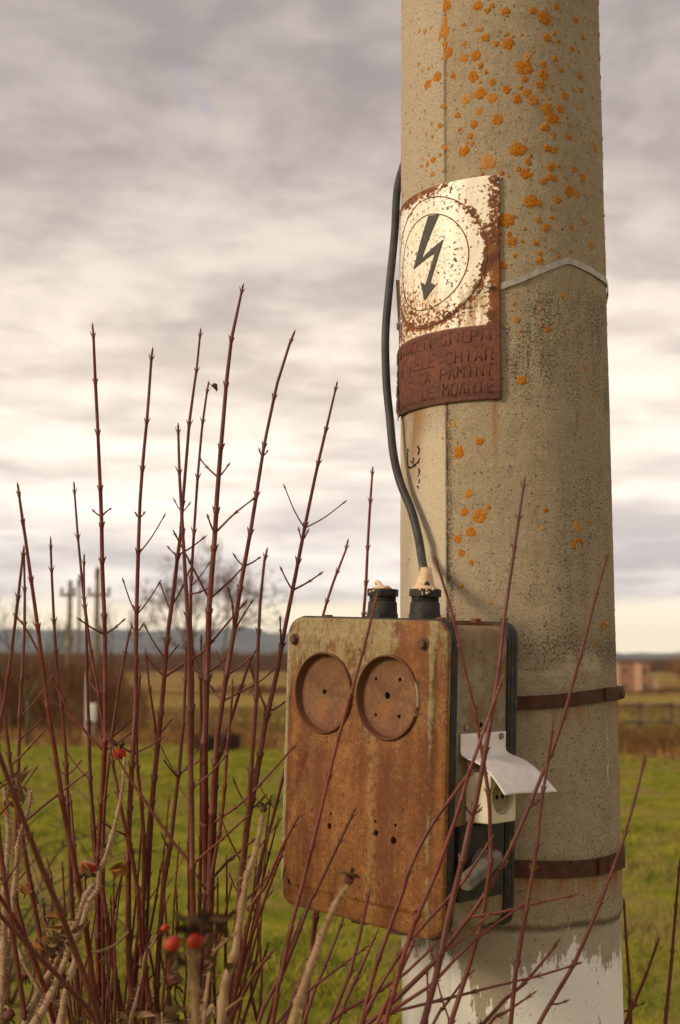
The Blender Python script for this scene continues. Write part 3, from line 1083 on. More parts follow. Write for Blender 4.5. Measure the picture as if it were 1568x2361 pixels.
def build_sign():
    na, nz = 90, 130
    V, F, UV = [], [], []
    for j in range(nz + 1):
        z = Z_SB + (Z_ST - Z_SB) * j / nz
        for i in range(na + 1):
            a = SA0 + (SA1 - SA0) * i / na
            # the upper left corner is worn off a little
            o = 0.0
            if z < Z_SPLIT - 0.001 and z > Z_SB + 0.008: o += 0.0018
            elif z <= Z_SB + 0.008: o += 0.0004
            # the outer disc is pressed slightly forward
            uu, vv = (a - A_SC) * RS, z - Z_CC
            rr = math.hypot(uu, vv)
            if rr < R_OUT: o += 0.0012 * min(1, (R_OUT - rr) / 0.003)
            V.append(tuple(sp(a, z, o)))
            UV.append((uu, vv))
    m = na + 1
    for j in range(nz):
        for i in range(na):
            F.append((j * m + i, j * m + i + 1, (j + 1) * m + i + 1, (j + 1) * m + i))
    me = bpy.data.meshes.new('plate')
    me.from_pydata(V, [], F)
    uvl = me.uv_layers.new(name='UVMap')
    li = np.zeros(len(me.loops), dtype=np.int32)
    me.loops.foreach_get('vertex_index', li)
    uvl.data.foreach_set('uv', np.array(UV)[li].ravel())
    me.polygons.foreach_set('use_smooth', [True] * len(F))
    o = world_child(link('plate', me, None, [M_SIGN]), SIGN)
    md = o.modifiers.new('thick', 'SOLIDIFY')
    md.thickness = 0.0012
    md.offset = -1


build_sign()
M_RING = simple('ring_line', (0.12, 0.075, 0.04), (0.20, 0.11, 0.05), 150, 0.7)
for rr in (R_IN, R_OUT):
    P = []
    for i in range(121):
        an = 2 * math.pi * i / 120
        a, z = A_SC + math.cos(an) * rr / RS, Z_CC + math.sin(an) * rr
        P.append(sp(a, z, 0.0011 if rr == R_IN else 0.0003))
    mb = MB()
    mb.tube(P, 0.0010, 6, cap=False)
    world_child(mb.build('ring', None, [M_RING], smooth=True), SIGN)


def z2(x, y): return ((1150 + x * .5421) / 1.3622, (500 + y * .5421) / 1.3622)


def build_bolt():
    poly = [(375, 332), (432, 325), (333, 583), (458, 470), (384, 716), (412, 735), (352, 820), (331, 714), (358, 733), (412, 546), (290, 640)]
    pts = [surf(*z2(*p)) for p in poly]
    bm = bmesh.new()
    lo = [bm.verts.new((a * RS, z, 0)) for a, z in pts]
    f = bm.faces.new(lo)
    bmesh.ops.triangulate(bm, faces=[f])
    bmesh.ops.subdivide_edges(bm, edges=bm.edges[:], cuts=3, use_grid_fill=True)
    r = bmesh.ops.extrude_face_region(bm, geom=bm.faces[:])
    for g in r['geom']:
        if isinstance(g, bmesh.types.BMVert): g.co.z = 0.0016
    for v_ in bm.verts:
        v_.co = sp(v_.co.x / RS, v_.co.y, v_.co.z + 0.0011)
    bmesh.ops.recalc_face_normals(bm, faces=bm.faces)
    me = bpy.data.meshes.new('lightning_bolt')
    bm.to_mesh(me)
    bm.free()
    m = simple('bolt_grey_paint', (0.055, 0.052, 0.045), (0.085, 0.075, 0.06), 160, 0.6, 0.0, 0.4, 0.0008)
    world_child(link('lightning_bolt', me, None, [m]), SIGN)


build_bolt()

GLY = {'N': ['0,0 0,4', '0,4 2,0', '2,0 2,4'], 'U': ['0,4 0,0.5 0.5,0 1.5,0 2,0.5 2,4'], 'A': ['0,0 1,4 2,0', '0.4,1.3 1.6,1.3'], 'T': ['0,4 2,4', '1,4 1,0'],
       'I': ['1,0 1,4'], 'G': ['2,3.2 1.5,4 .5,4 0,3.3 0,.7 .5,0 1.5,0 2,.7 2,1.8 1.2,1.8'], 'E': ['2,4 0,4 0,0 2,0', '0,2 1.6,2'],
       'S': ['2,3.3 1.5,4 .5,4 0,3.3 0,2.6 .5,2.1 1.5,1.9 2,1.4 2,.6 1.5,0 .5,0 0,.7'], 'L': ['0,4 0,0 2,0'], 'P': ['0,0 0,4 1.5,4 2,3.5 2,2.4 1.5,1.9 0,1.9'],
       'F': ['2,4 0,4 0,0', '0,2 1.6,2'], 'R': ['0,0 0,4 1.5,4 2,3.5 2,2.4 1.5,1.9 0,1.9', '1,1.9 2,0'], 'C': ['2,3.2 1.5,4 .5,4 0,3.3 0,.7 .5,0 1.5,0 2,.8'],
       'H': ['0,0 0,4', '2,0 2,4', '0,2 2,2'], 'Z': ['0,4 2,4 0,0 2,0'], 'M': ['0,0 0,4 1,2 2,4 2,0'], 'O': ['.5,0 0,.7 0,3.3 .5,4 1.5,4 2,3.3 2,.7 1.5,0 .5,0'],
       'D': ['0,0 0,4 1.3,4 2,3.2 2,.8 1.3,0 0,0']}


def m_letters(t):
    p = t.pos()
    n1 = t.noise(p, 160, 4, 0.6)
    c = t.mix(t.step(n1, 0.4, 0.62), (0.15, 0.047, 0.026), (0.085, 0.03, 0.02))
    c = t.mix(t.step(n1, 0.62, 0.72), c, (0.27, 0.10, 0.045))
    return {'Base Color': c, 'Roughness': 0.7}


M_LET = mat('pressed_letters', m_letters)
lines = [('NU ATINGETI STILPII', 775, 0.0), ('SI FIRELE CHIAR', 820, 0.0), ('CAZUTE LA PAMINT', 856, 0.0), ('PERICOL DE MOARTE', 893, 0.0)]
for txt, vyc, _ in lines:
    mb = MB()
    zc = surf(1100, vyc)[1]
    w = (SA1 - SA0) * RS * 0.93
    adv = w / len(txt)
    hgt = 0.0175
    for i, ch in enumerate(txt):
        if ch == ' ':
            world_child(mb.build('lettering', None, [M_LET], smooth=True), SIGN)
            mb = MB()
            continue
        u0 = -w / 2 + i * adv + adv * 0.12
        for stt in GLY[ch]:
            P = []
            pts = [tuple(map(float, q.split(','))) for q in stt.split()]
            for x, y in pts:
                uu = u0 + x / 2 * adv * 0.68
                a = (SA0 + SA1) / 2 + uu / RS
                z = zc + (y / 4 - 0.5) * hgt
                P.append(sp(a, z, 0.0013 + 0.0009 * mnoise.noise(Vector((a * 11, z * 70, 4)))))
            mb.tube(P, 0.0015, 6)
    world_child(mb.build('lettering', None, [M_LET], smooth=True), SIGN)
mb = MB()
a, z = surf(1130, 662)
head(mb, pole_pt(a, z, 0.006), pole_pt(a, z, 1) - pole_pt(a, z, 0), 0.0035, 0.004, 8)
world_child(mb.build('rivet', None, [M_ALU], fix=True), SIGN)

# ------------------------------------------------------------------ the meter / fuse box
BTH, BRO = R(45.1), R(2.19)
BW, BH, BD = 0.306, 0.408, 0.1526
eu = Vector((math.cos(BTH), -math.sin(BTH), 0))
en = Vector((-math.sin(BTH), -math.cos(BTH), 0))
bx = eu * math.cos(BRO) - Vector((0, 0, 1)) * math.sin(BRO)
bz = Vector((0, 0, 1)) * math.cos(BRO) + eu * math.sin(BRO)
by = -en
bc = Vector((0.0257, 1.80, 1.2957))
borg = bc - bz * (BH / 2)
BM = Matrix((bx, by, bz)).transposed().to_4x4()
BM.translation = borg
BOX = empty('meter_box')
BOX.matrix_world = BM
tag(BOX, 'rusty steel electric meter box with two round dials clamped to the pole', 'meter box')
BINV = BM.inverted()


def bl(vx, vy, axis=1, val=0.0):
    """measuring ray met with the box's own plane axis = val"""
    o = BINV @ EYE
    d = BINV.to_3x3() @ ray(vx, vy)
    t = (val - o[axis]) / d[axis]
    return o + d * t


def rrect(x0, x1, z0, z1, r, y, n=6):
    P = []
    for cx, cz, a0 in ((x1 - r, z0 + r, -90), (x1 - r, z1 - r, 0), (x0 + r, z1 - r, 90), (x0 + r, z0 + r, 180)):
        for i in range(n + 1):
            a = R(a0 + 90 * i / n)
            P.append(Vector((cx + r * math.cos(a), y, cz + r * math.sin(a))))
    return P


def m_lid(t):
    o = t.obj()
    x, y, z = t.sep(o)
    n0 = t.noise(o, 9, 5, 0.6)
    n1 = t.noise(o, 34, 7, 0.68)
    n2 = t.noise(o, 150, 5, 0.68)
    n3 = t.noise(o, 480, 3, 0.6)
    st = t.noise(t.scale(o, 26, 8, 2.2), 1.0, 5, 0.6)
    st2 = t.noise(t.scale(o, 150, 30, 26), 1.0, 5, 0.68)
    rust = t.mix(t.step(n1, 0.34, 0.66), (0.20, 0.072, 0.020), (0.33, 0.145, 0.040))
    rust = t.mix(t.mul(t.step(st, 0.44, 0.60), 0.85), rust, (0.15, 0.046, 0.016))
    rust = t.mix(t.mul(t.step(n0, 0.50, 0.68), 0.6), rust, (0.36, 0.185, 0.065))
    rust = t.mix(t.mul(t.step(n2, 0.54, 0.68), 0.55), rust, (0.38, 0.20, 0.07))
    rust = t.mix(t.mul(t.step(n2, 0.46, 0.34), 0.6), rust, (0.13, 0.044, 0.016))
    rust = t.mix(t.mul(t.step(n3, 0.52, 0.64), 0.6), rust, (0.10, 0.036, 0.016))
    crk = t.vor(t.scale(o, 1, 1, 0.6), 170.0, 'DISTANCE_TO_EDGE')
    rust = t.mix(t.mul(t.mul(t.step(crk, 0.10, 0.02), t.step(n0, 0.42, 0.6)), 0.55), rust, (0.09, 0.034, 0.017))
    paint = t.mix(t.step(n2, 0.35, 0.65), (0.245, 0.195, 0.095), (0.34, 0.285, 0.16))
    zt = t.add(z, t.mul(t.sub(n0, 0.5), 0.22))
    lvl = t.step(zt, BH * 0.52, BH * 1.0, 0.0, 0.21)
    lvl = t.add(lvl, t.mul(t.bump_at(x, BW / 2 - 0.0235, 0.008), t.mul(t.step(n0, 0.35, 0.55), 0.20)))
    lvl = t.add(lvl, t.mul(t.step(x, -BW / 2 + 0.012, -BW / 2 + 0.003), 0.6))
    lvl = t.sub(lvl, t.mul(t.mul(t.bump_at(x, BW / 2 - 0.045, 0.06), t.bump_at(z, BH - 0.05, 0.15)), 0.20))
    for xd in (bl(742, 1597, 1, 0).x, bl(889, 1608, 1, 0).x):
        run = t.mul(t.mul(t.bump_at(t.add(x, t.mul(t.sub(n1, 0.5), 0.02)), xd + 0.006, 0.034), t.step(z, 0.03, BH * 0.55)), t.step(z, BH * 0.62, BH * 0.52))
        rust = t.mix(t.mul(run, t.step(st, 0.30, 0.55, 0.25, 0.85)), rust, (0.135, 0.040, 0.015))
    lightb = t.mul(t.bump_at(t.add(x, t.mul(t.sub(n1, 0.5), 0.03)), 0.028, 0.016), t.step(n2, 0.35, 0.6))
    rust = t.mix(t.mul(lightb, 0.55), rust, (0.40, 0.235, 0.095))
    keep = t.step(t.add(t.add(t.mul(st2, 0.45), t.mul(n1, 0.55)), lvl), 0.585, 0.70)
    c = t.mix(t.mul(keep, 0.85), rust, paint)
    white = t.step(x, -BW / 2 + 0.007, -BW / 2 + 0.002)
    c = t.mix(t.mul(white, t.step(n2, 0.40, 0.50)), c, (0.46, 0.42, 0.33))
    # dark scabs, rust drips and flecks
    scab = t.step(t.add(t.mul(n1, 0.55), t.mul(n2, 0.45)), 0.615, 0.64)
    c = t.mix(t.mul(scab, 0.75), c, (0.075, 0.036, 0.02))
    drip = t.mul(t.step(st2, 0.56, 0.66), t.step(z, BH * 0.6, BH * 0.95, 0.15, 0.85))
    c = t.mix(drip, c, (0.13, 0.068, 0.026))
    fleck = t.mul(t.step(t.noise(t.scale(o, 260, 60, 60), 1.0, 2), 0.655, 0.70), 0.85)
    c = t.mix(fleck, c, (0.06, 0.032, 0.018))
    halo = t.bump_at(t.m('SQRT', t.add(t.m('POWER', t.sub(x, BW / 2 - 0.046), 2.0), t.m('POWER', t.sub(z, BH - 0.036), 2.0))), 0.0, 0.02)
    c = t.mix(t.mul(halo, 0.7), c, (0.12, 0.045, 0.018))
    c = t.mix(1.0, c, (0.95, 0.92, 0.84), 'MULTIPLY')
    h = t.add(t.mul(n2, 0.6), t.add(t.mul(n3, 0.3), t.mul(keep, 0.5)))
    return {'Base Color': c, 'Roughness': 0.66, 'Specular IOR Level': 0.3, 'Normal': t.bump(h, 0.9, 0.0018)}


M_LID = mat('rusty_lid', m_lid)


def m_body(t):
    o = t.obj()
    x, y, z = t.sep(o)
    n1 = t.noise(o, 26, 6, 0.62)
    n2 = t.noise(o, 140, 5, 0.65)
    st = t.noise(t.scale(o, 60, 60, 6), 1.0, 5, 0.6)
    c = t.mix(t.step(n1, 0.35, 0.65), (0.27, 0.225, 0.15), (0.20, 0.16, 0.10))
    rust = t.mul(t.step(t.add(t.mul(st, 0.5), t.mul(n1, 0.5)), 0.45, 0.60), 0.75)
    c = t.mix(rust, c, (0.20, 0.092, 0.03))
    c = t.mix(t.mul(t.step(z, BH - 0.05, BH), 0.5), c, (0.25, 0.12, 0.04))
    c = t.mix(t.mul(t.step(n2, 0.56, 0.68), 0.75), c, (0.075, 0.05, 0.03))
    return {'Base Color': c, 'Roughness': 0.62, 'Normal': t.bump(n2, 0.45, 0.001)}


M_BODY = mat('grey_paint_body', m_body)
M_RUB = simple('black_rubber', (0.022, 0.021, 0.020), (0.045, 0.042, 0.038), 80, 0.55, 0, 0.3, 0.0008)
M_BAKE = simple('black_bakelite', (0.018, 0.017, 0.016), (0.035, 0.031, 0.027), 60, 0.45, 0, 0.25, 0.0006)
M_HND = simple('grey_handle', (0.115, 0.105, 0.092), (0.17, 0.15, 0.125), 70, 0.6, 0, 0.35, 0.0008)
M_CREAM = simple('cream_plastic', (0.64, 0.55, 0.40), (0.72, 0.64, 0.49), 40, 0.45, 0, 0.2, 0.0006)
M_CREAMD = simple('dark_cream_plastic', (0.24, 0.19, 0.125), (0.34, 0.275, 0.185), 70, 0.5, 0, 0.3, 0.0006)  # darker cream for the recessed insert
M_HOLE = simple('hole_shade_black', (0.010, 0.008, 0.006), (0.016, 0.012, 0.01))
M_SHEET = simple('white_sheet_metal', (0.76, 0.71, 0.66), (0.66, 0.61, 0.56), 55, 0.4, 0.0, 0.25, 0.0006)
M_FOAM = simple('beige_foam', (0.62, 0.43, 0.26), (0.70, 0.54, 0.36), 130, 0.9, 0, 0.6, 0.0015)
M_GLAND = simple('dark_cable_gland', (0.030, 0.027, 0.023), (0.055, 0.048, 0.040), 90, 0.6, 0, 0.4, 0.001)
M_RUSTP = simple('brown_rust_plate', (0.125, 0.05, 0.022), (0.20, 0.085, 0.032), 90, 0.8, 0, 0.5, 0.001)
M_CABLE = simple('grey_black_cable', (0.035, 0.035, 0.034), (0.065, 0.062, 0.058), 25, 0.5, 0, 0.15, 0.0008)
M_SWIRE = simple('zinc_screw', (0.20, 0.17, 0.13), (0.28, 0.25, 0.20), 150, 0.45, 0.5)

hw = BW / 2


def cut(o, cutters, n=14, rag=0.12):
    """drill holes: cutters are (centre, axis vector, radius, depth)"""
    mb = MB()
    for c, ax, r, dp in cutters:
        ax = ax.normalized()
        x = ax.cross(Vector((0.2, 0.3, 1))).normalized()
        y = ax.cross(x)
        jit = random.uniform(0, 9)
        lp = [[c + ax * s_ + (x * math.cos(2 * math.pi * i / n) + y * math.sin(2 * math.pi * i / n)) *
               (r * (1 + rag * mnoise.noise(Vector((jit, i * 0.7, 0))))) for i in range(n)] for s_ in (-dp, dp)]
        mb.loft(lp)
    me = mb.mesh('cutter', fix=True)
    co = bpy.data.objects.new('cutter', me)
    COL.objects.link(co)
    co.matrix_world = BM
    md = o.modifiers.new('holes', 'BOOLEAN')
    md.object = co
    md.operation = 'DIFFERENCE'
    md.solver = 'EXACT'
    bpy.context.view_layer.update()
    dg = bpy.context.evaluated_depsgraph_get()
    nm = bpy.data.meshes.new_from_object(o.evaluated_get(dg))
    o.modifiers.remove(md)
    old = o.data
    o.data = nm
    nm.name = old.name
    bpy.data.objects.remove(co)
    bpy.data.meshes.remove(me)


def build_lid():
    px0, px1, pz0, pz1 = -hw + 0.016, hw - 0.019, 0.030, BH - 0.023
    loops = [rrect(-hw, hw, 0, BH, 0.027, 0.0085), rrect(-hw, hw, 0, BH, 0.027, 0.0050),
             rrect(-hw + .0008, hw - .0008, .0008, BH - .0008, 0.0265, 0.0022), rrect(-hw + .0025, hw - .0025, .0025, BH - .0025, 0.0255, 0.0006),
             rrect(-hw + .005, hw - .005, .005, BH - .005, 0.024, 0.0),
             rrect(px0 - .003, px1 + .003, pz0 - .003, pz1 + .003, 0.015, 0.0), rrect(px0 - .0015, px1 + .0015, pz0 - .0015, pz1 + .0015, 0.014, -0.0008),
             rrect(px0 + .002, px1 - .002, pz0 + .002, pz1 - .002, 0.013, -0.0030), rrect(px0 + .004, px1 - .004, pz0 + .004, pz1 - .004, 0.012, -0.0034)]
    mb = MB()
    mb.loft(loops)
    o = mb.build('lid', BOX, [M_LID], fix=True)
    holes = []
    for (vx, vy, r) in ((760, 1905, 0.0042), (720, 1867, 0.0017), (763, 1876, 0.0022), (867, 1921, 0.0045), (908, 1938, 0.0052),
                        (866, 1894, 0.0024), (912, 1903, 0.0026), (665, 2033, 0.0042), (962, 2107, 0.0048), (830, 1498, 0.0012), (821, 2072, 0.0014)):
        p = bl(vx, vy, 1, -0.003)
        holes.append((Vector((p.x, 0, p.z)), Vector((0, 1, 0)), r, 0.03))
    cut(o, holes)
    auto_smooth(o, 30)
    return o


LID = build_lid()

# gasket between lid and body, body shell, rear gasket, back plate
mb = MB()
mb.loft([rrect(-hw - e, hw + e, -e, BH + e, 0.027 + e, y) for y, e in
         ((0.0086, -0.002), (0.0088, 0.0012), (0.0115, 0.0022), (0.0125, 0.0012), (0.0135, 0.0022), (0.0165, 0.0022), (0.0175, 0.0010), (0.0185, 0.0018),
          (0.0205, 0.0014), (0.0212, -0.004))], False, False)
auto_smooth(mb.build('gasket', BOX, [M_RUB], fix=True), 40)
mb = MB()
bi = 0.0045
out = [rrect(-hw + bi, hw - bi, bi, BH - bi, 0.020, y) for y in (0.0180, 0.0220, 0.08, 0.132)]
inn = [rrect(-hw + bi + .002, hw - bi - .002, bi + .002, BH - bi - .002, 0.018, y) for y in (0.132, 0.08, 0.0220, 0.0180)]
mb.loft(out + inn + [out[0]], False, False)
body = mb.build('body', BOX, [M_BODY], fix=True)
p1 = bl(1110, 1671, 0, hw - bi)
p2 = bl(1051, 1807, 0, hw - bi)
auto_smooth(body, 30)
mb = MB()
mb.loft([rrect(-hw - e, hw + e, -e, BH + e, 0.022 + e, y) for y, e in
         ((0.1300, -0.006), (0.1303, -0.0015), (0.1335, 0.0), (0.1345, -0.001), (0.1355, 0.0005), (0.1405, 0.0008), (0.1415, -0.0004), (0.1425, 0.001),
          (0.1475, 0.001), (0.150, -0.001), (0.1505, -0.006))], False, False)
auto_smooth(mb.build('rear_gasket', BOX, [M_RUB], fix=True), 40)
mb = MB()
mb.loft([rrect(-hw + .003, hw - .003, .003, BH - .003, 0.02, y) for y in (0.1475, 0.1525)])
mb.build('back_plate', BOX, [M_BODY], fix=True)

# bolts on the lid
for vx, vy in ((681, 1474), (978, 1485)):
    p = bl(vx, vy, 1, -0.003)
    mb = MB()
    mb.loft([[Vector((p.x + math.cos(2 * math.pi * i / 16) * r, y, p.z + math.sin(2 * math.pi * i / 16) * r)) for i in range(16)]
             for y, r in ((0.001, 0.0088), (-0.0045, 0.0088), (-0.0048, 0.0080))])
    head(mb, Vector((p.x, -0.0046, p.z)), Vector((0, -1, 0)), 0.0062, 0.0055, 6)
    mb.build('bolt', BOX, [M_BOLT], fix=True)


# the two shallow round dials
def m_dial(t):
    o = t.obj()
    x, y, z = t.sep(o)
    n1 = t.noise(o, 30, 6, 0.6)
    n2 = t.noise(o, 240, 4, 0.65)
    c = t.mix(t.step(n1, 0.35, 0.65), (0.145, 0.062, 0.026), (0.205, 0.100, 0.040))
    low = t.step(t.add(z, t.mul(t.sub(n1, 0.5), 0.05)), -0.005, -0.055)
    c = t.mix(t.mul(low, 0.65), c, (0.18, 0.055, 0.022))
    n4 = t.noise(o, 95, 5, 0.7)
    c = t.mix(t.mul(t.step(n4, 0.50, 0.66), 0.55), c, (0.25, 0.135, 0.06))
    c = t.mix(t.mul(t.step(n2, 0.52, 0.62), t.add(0.45, t.mul(low, 0.4))), c, (0.065, 0.028, 0.015))
    c = t.mix(t.step(n4, 0.70, 0.73), c, (0.05, 0.025, 0.015))
    c = t.mix(t.mul(t.step(n1, 0.60, 0.68), 0.4), c, (0.30, 0.085, 0.025))
    rad = t.m('SQRT', t.add(t.mul(x, x), t.mul(z, z)))
    c = t.mix(t.mul(t.step(t.add(rad, t.mul(t.sub(n1, 0.5), 0.012)), 0.044, 0.053), 0.65), c, (0.10, 0.036, 0.016))
    rim = t.mul(t.mul(t.step(rad, 0.0550, 0.0565), t.step(x, 0.040, 0.052)), t.mul(t.step(t.rnd(), 0.5, 0.51), t.step(n1, 0.50, 0.56)))
    c = t.mix(rim, c, (0.50, 0.43, 0.33))
    return {'Base Color': c, 'Roughness': 0.62, 'Normal': t.bump(n2, 0.4, 0.0008)}


M_DIAL = mat('dial_rust', m_dial)


def dial(vx, vy, r, holes):
    p = bl(vx, vy, 1, -0.0078)
    n = 56
    loops = []
    for rr, y in ((0.5, 0.0078), (0.955, 0.0078), (0.960, -0.0028), (1.0, -0.0028), (1.0, -0.0068), (0.988, -0.0078), (0.962, -0.0078), (0.95, -0.0068), (0.935, 0.0000), (0.915, 0.0022), (0.88, 0.0028)):
        loops.append([Vector((math.cos(2 * math.pi * i / n) * r * rr, y, math.sin(2 * math.pi * i / n) * r * rr)) for i in range(n)])
    mb = MB()
    mb.loft(loops)
    o = mb.build('dial', BOX, [M_DIAL], fix=True)
    o.location = (p.x, 0, p.z)
    hs = []
    for hx, hy, hr in holes:
        q = bl(hx, hy, 1, 0.0028)
        hs.append((Vector((q.x, 0, q.z)), Vector((0, 1, 0)), hr, 0.0048 + 0.03))
    bpy.context.view_layer.update()
    cut(o, hs)
    cut(LID, [(Vector((p.x, 0, p.z)), Vector((0, 1, 0)), r * 0.968, 0.03)], 40, 0.0)
    auto_smooth(o, 30)
    return o


dial(742, 1597, 0.0568, [(748, 1595, 0.0040)])
dial(889, 1608, 0.0568, [(893, 1604, 0.0050), (867, 1565, 0.0026), (922, 1567, 0.0030), (866, 1648, 0.0027), (920, 1652, 0.0030)])
# ragged corner of the broken hole in the left dial
auto_smooth(LID, 30)

# rusty top plate, its bolts, two cable glands
mb = MB()
pl = bl(735, 1416, 1, 0.035).x
pr = bl(1108, 1420, 1, 0.110).x
mb.box(-hw + 0.030, hw - 0.022, 0.028, 0.122, BH - bi - 0.0005, BH - bi + 0.0035)
o = mb.build('top_plate', BOX, [M_RUSTP])
bevel(o, 0.001)
for vx, vy, d in ((757, 1414, 0.045), (1017, 1416, 0.040), (1097, 1419, 0.112), (850, 1411, 0.09)):
    p = bl(vx, vy, 1, d)
    mb = MB()
    head(mb, Vector((p.x, d, BH - bi + 0.0035)), Vector((0, 0, 1)), 0.0078, 0.0055, 6)
    mb.build('bolt', o, [M_RUSTP], fix=True)


def gland(vx, d, foam):
    p = bl(vx, 1400, 1, d)
    c = Vector((p.x, d, BH - bi + 0.003))
    mb = MB()

    def ring(r, z, n=24, ph=0.0): return [c + Vector((math.cos(2 * math.pi * i / n + ph) * r, math.sin(2 * math.pi * i / n + ph) * r, z)) for i in range(n)]

    def hexr(r, z):
        P = []
        for i in range(24):
            a = 2 * math.pi * i / 24 + 0.35
            s = (a % (math.pi / 3)) - math.pi / 6
            P.append(c + Vector((math.cos(a), math.sin(a), 0)) * (r * 0.866 / math.cos(s)) + Vector((0, 0, z)))
        return P
    mb.loft([hexr(0.0245, 0), hexr(0.0245, 0.0095), hexr(0.0232, 0.0105), ring(0.0212, 0.011), ring(0.0205, 0.0255), ring(0.0185, 0.0275),
             ring(0.0195, 0.0285), ring(0.0185, 0.0295), ring(0.0195, 0.0305), ring(0.0185, 0.0315), ring(0.0195, 0.0325), ring(0.0185, 0.0335),
             hexr(0.0238, 0.0340), hexr(0.0243, 0.0350), hexr(0.0243, 0.0435), hexr(0.0232, 0.0445), ring(0.0120, 0.0445), ring(0.0115, 0.036)])
    g = mb.build('cable_gland', BOX, [M_GLAND], fix=True)
    auto_smooth(g, 30)
    mb = MB()
    base = c + Vector((0, 0, 0.0445))
    if foam == 'cone':
        loops = []
        for zz_, rr in ((-0.004, 0.016), (0.0005, 0.0195), (0.0025, 0.0165), (0.006, 0.0125), (0.014, 0.0105), (0.022, 0.0085), (0.030, 0.0072)):
            loops.append([base + Vector((math.cos(a), math.sin(a), 0)) * (rr * (1 + 0.22 * mnoise.noise(Vector((math.cos(a) * 1.5, math.sin(a) * 1.5, zz_ * 60)))))
                          + Vector((0, 0, zz_ + (0.008 * mnoise.noise(Vector((math.cos(a) * 2, math.sin(a) * 2, 5))) if rr < 0.0086 else 0)))
                          for a in [2 * math.pi * i / 18 for i in range(18)]])
        mb.loft(loops)
    else:
        mb.blob(base + Vector((0, 0, 0.0005)), 0.0135, 12, 8, 0.35, 2.0, 3.0, (1, 1, 0.32))
        mb.tube(catmull([base + Vector((-0.002, 0, 0.002)), base + Vector((-0.008, 0, 0.008)), base + Vector((-0.014, 0.002, 0.010)), base + Vector((-0.018, 0.004, 0.007))], 4), [0.004, 0.0038, 0.0036, 0.0034, 0.0033, 0.0032, 0.003, 0.003, 0.0029, 0.0028, 0.0027, 0.0026, 0.0016][:13], 7)
    mb.build('foam_plug', g, [M_FOAM], smooth=True, fix=True)
    # splashes of foam on the nut
    mb = MB()
    for i in range(9):
        a = random.uniform(2.6, 6.0)
        mb.blob(c + Vector((math.cos(a) * 0.0215, math.sin(a) * 0.0215, random.uniform(0.037, 0.0445))), random.uniform(0.0012, 0.0024), 6, 4, 0.4, 2, i * 1.7)
    mb.build('foam_splash', g, [M_FOAM], smooth=True)
    return BM @ (base + Vector((0, 0, 0.0)))


gland(882, 0.062, 'curl')
GP = gland(980, 0.066, 'cone')

# fittings below the box
for vx, vy, d in ((842, 2120, 0.055), (925, 2160, 0.050)):
    p = bl(vx, vy, 1, d)
    mb = MB()
    n = 12
    mb.loft([[Vector((p.x + math.cos(2 * math.pi * i / n) * r, d + math.sin(2 * math.pi * i / n) * r, z)) for i in range(n)]
             for z, r in ((bi + 0.001, 0.024), (-0.006, 0.024), (-0.0075, 0.021), (-0.013, 0.020), (-0.014, 0.017))])
    auto_smooth(mb.build('lower_gland', BOX, [M_BODY], fix=True), 40)

# screws and hole on the side wall
sx = hw - bi
p = bl(1074, 1677, 0, sx)
mb = MB()
head(mb, p, Vector((1, 0, 0)), 0.0045, 0.003, 12)
mb.build('screw', BOX, [M_SWIRE], fix=True)
cut(body, [(bl(1110, 1671, 0, sx), Vector((1, 0, 0)), 0.0040, 0.012)])
auto_smooth(body, 30)


# white sheet-metal rain shield -------------------------------------
def build_shield():
    a = bl(1062, 1690, 0, sx + 0.002)
    b = bl(1166, 1688, 0, sx + 0.002)
    c = bl(1064, 1741, 0, sx + 0.002)
    d0, d1 = a.y, b.y
    zt, zb = (a.z + b.z) / 2, c.z
    prof = [(0.002, zt), (0.002, zb + 0.006), (0.0028, zb + 0.002), (0.006, zb - 0.001), (0.013, zb - 0.0035), (0.024, zb - 0.0055), (0.035, zb - 0.0090),
            (0.046, zb - 0.0150), (0.056, zb - 0.0225), (0.066, zb - 0.0320), (0.0760, zb - 0.0430)]
    V, F = [], []
    nn = 9
    for i, (o_, z) in enumerate(prof):
        for q in range(nn):
            f = q / (nn - 1)
            dd = d0 + (d1 - d0) * f
            k = max(0, i - 3) / 7
            dd += k * (0.004 - 0.004 * (1 - f)) + (0.012 * k * k if q == nn - 1 else 0)
            V.append((sx + o_ + 0.0012 * k * mnoise.noise(Vector((f * 3, i * 0.5, 2))), dd, z - 0.0025 * k * f + 0.001 * k * math.sin(f * 5)))
    for i in range(len(prof) - 1):
        for q in range(nn - 1):
            F.append((i * nn + q, i * nn + q + 1, (i + 1) * nn + q + 1, (i + 1) * nn + q))
    me = bpy.data.meshes.new('rain_shield')
    me.from_pydata(V, [], F)
    bm = bmesh.new(); bm.from_mesh(me); bmesh.ops.recalc_face_normals(bm, faces=bm.faces); bm.to_mesh(me); bm.free()
    me.polygons.foreach_set('use_smooth', [True] * len(F))
    o = link('rain_shield', me, BOX, [M_SHEET])
    md = o.modifiers.new('sub', 'SUBSURF'); md.levels = 2; md.render_levels = 2; md.subdivision_type = 'SIMPLE'
    md = o.modifiers.new('thick', 'SOLIDIFY'); md.thickness = 0.0013; md.offset = 0
    p = bl(1155, 1697, 0, sx + 0.003)
    mb = MB()
    head(mb, p, Vector((1, 0, 0)), 0.0042, 0.003, 12)
    mb.build('screw', o, [M_SWIRE], fix=True)


build_shield()


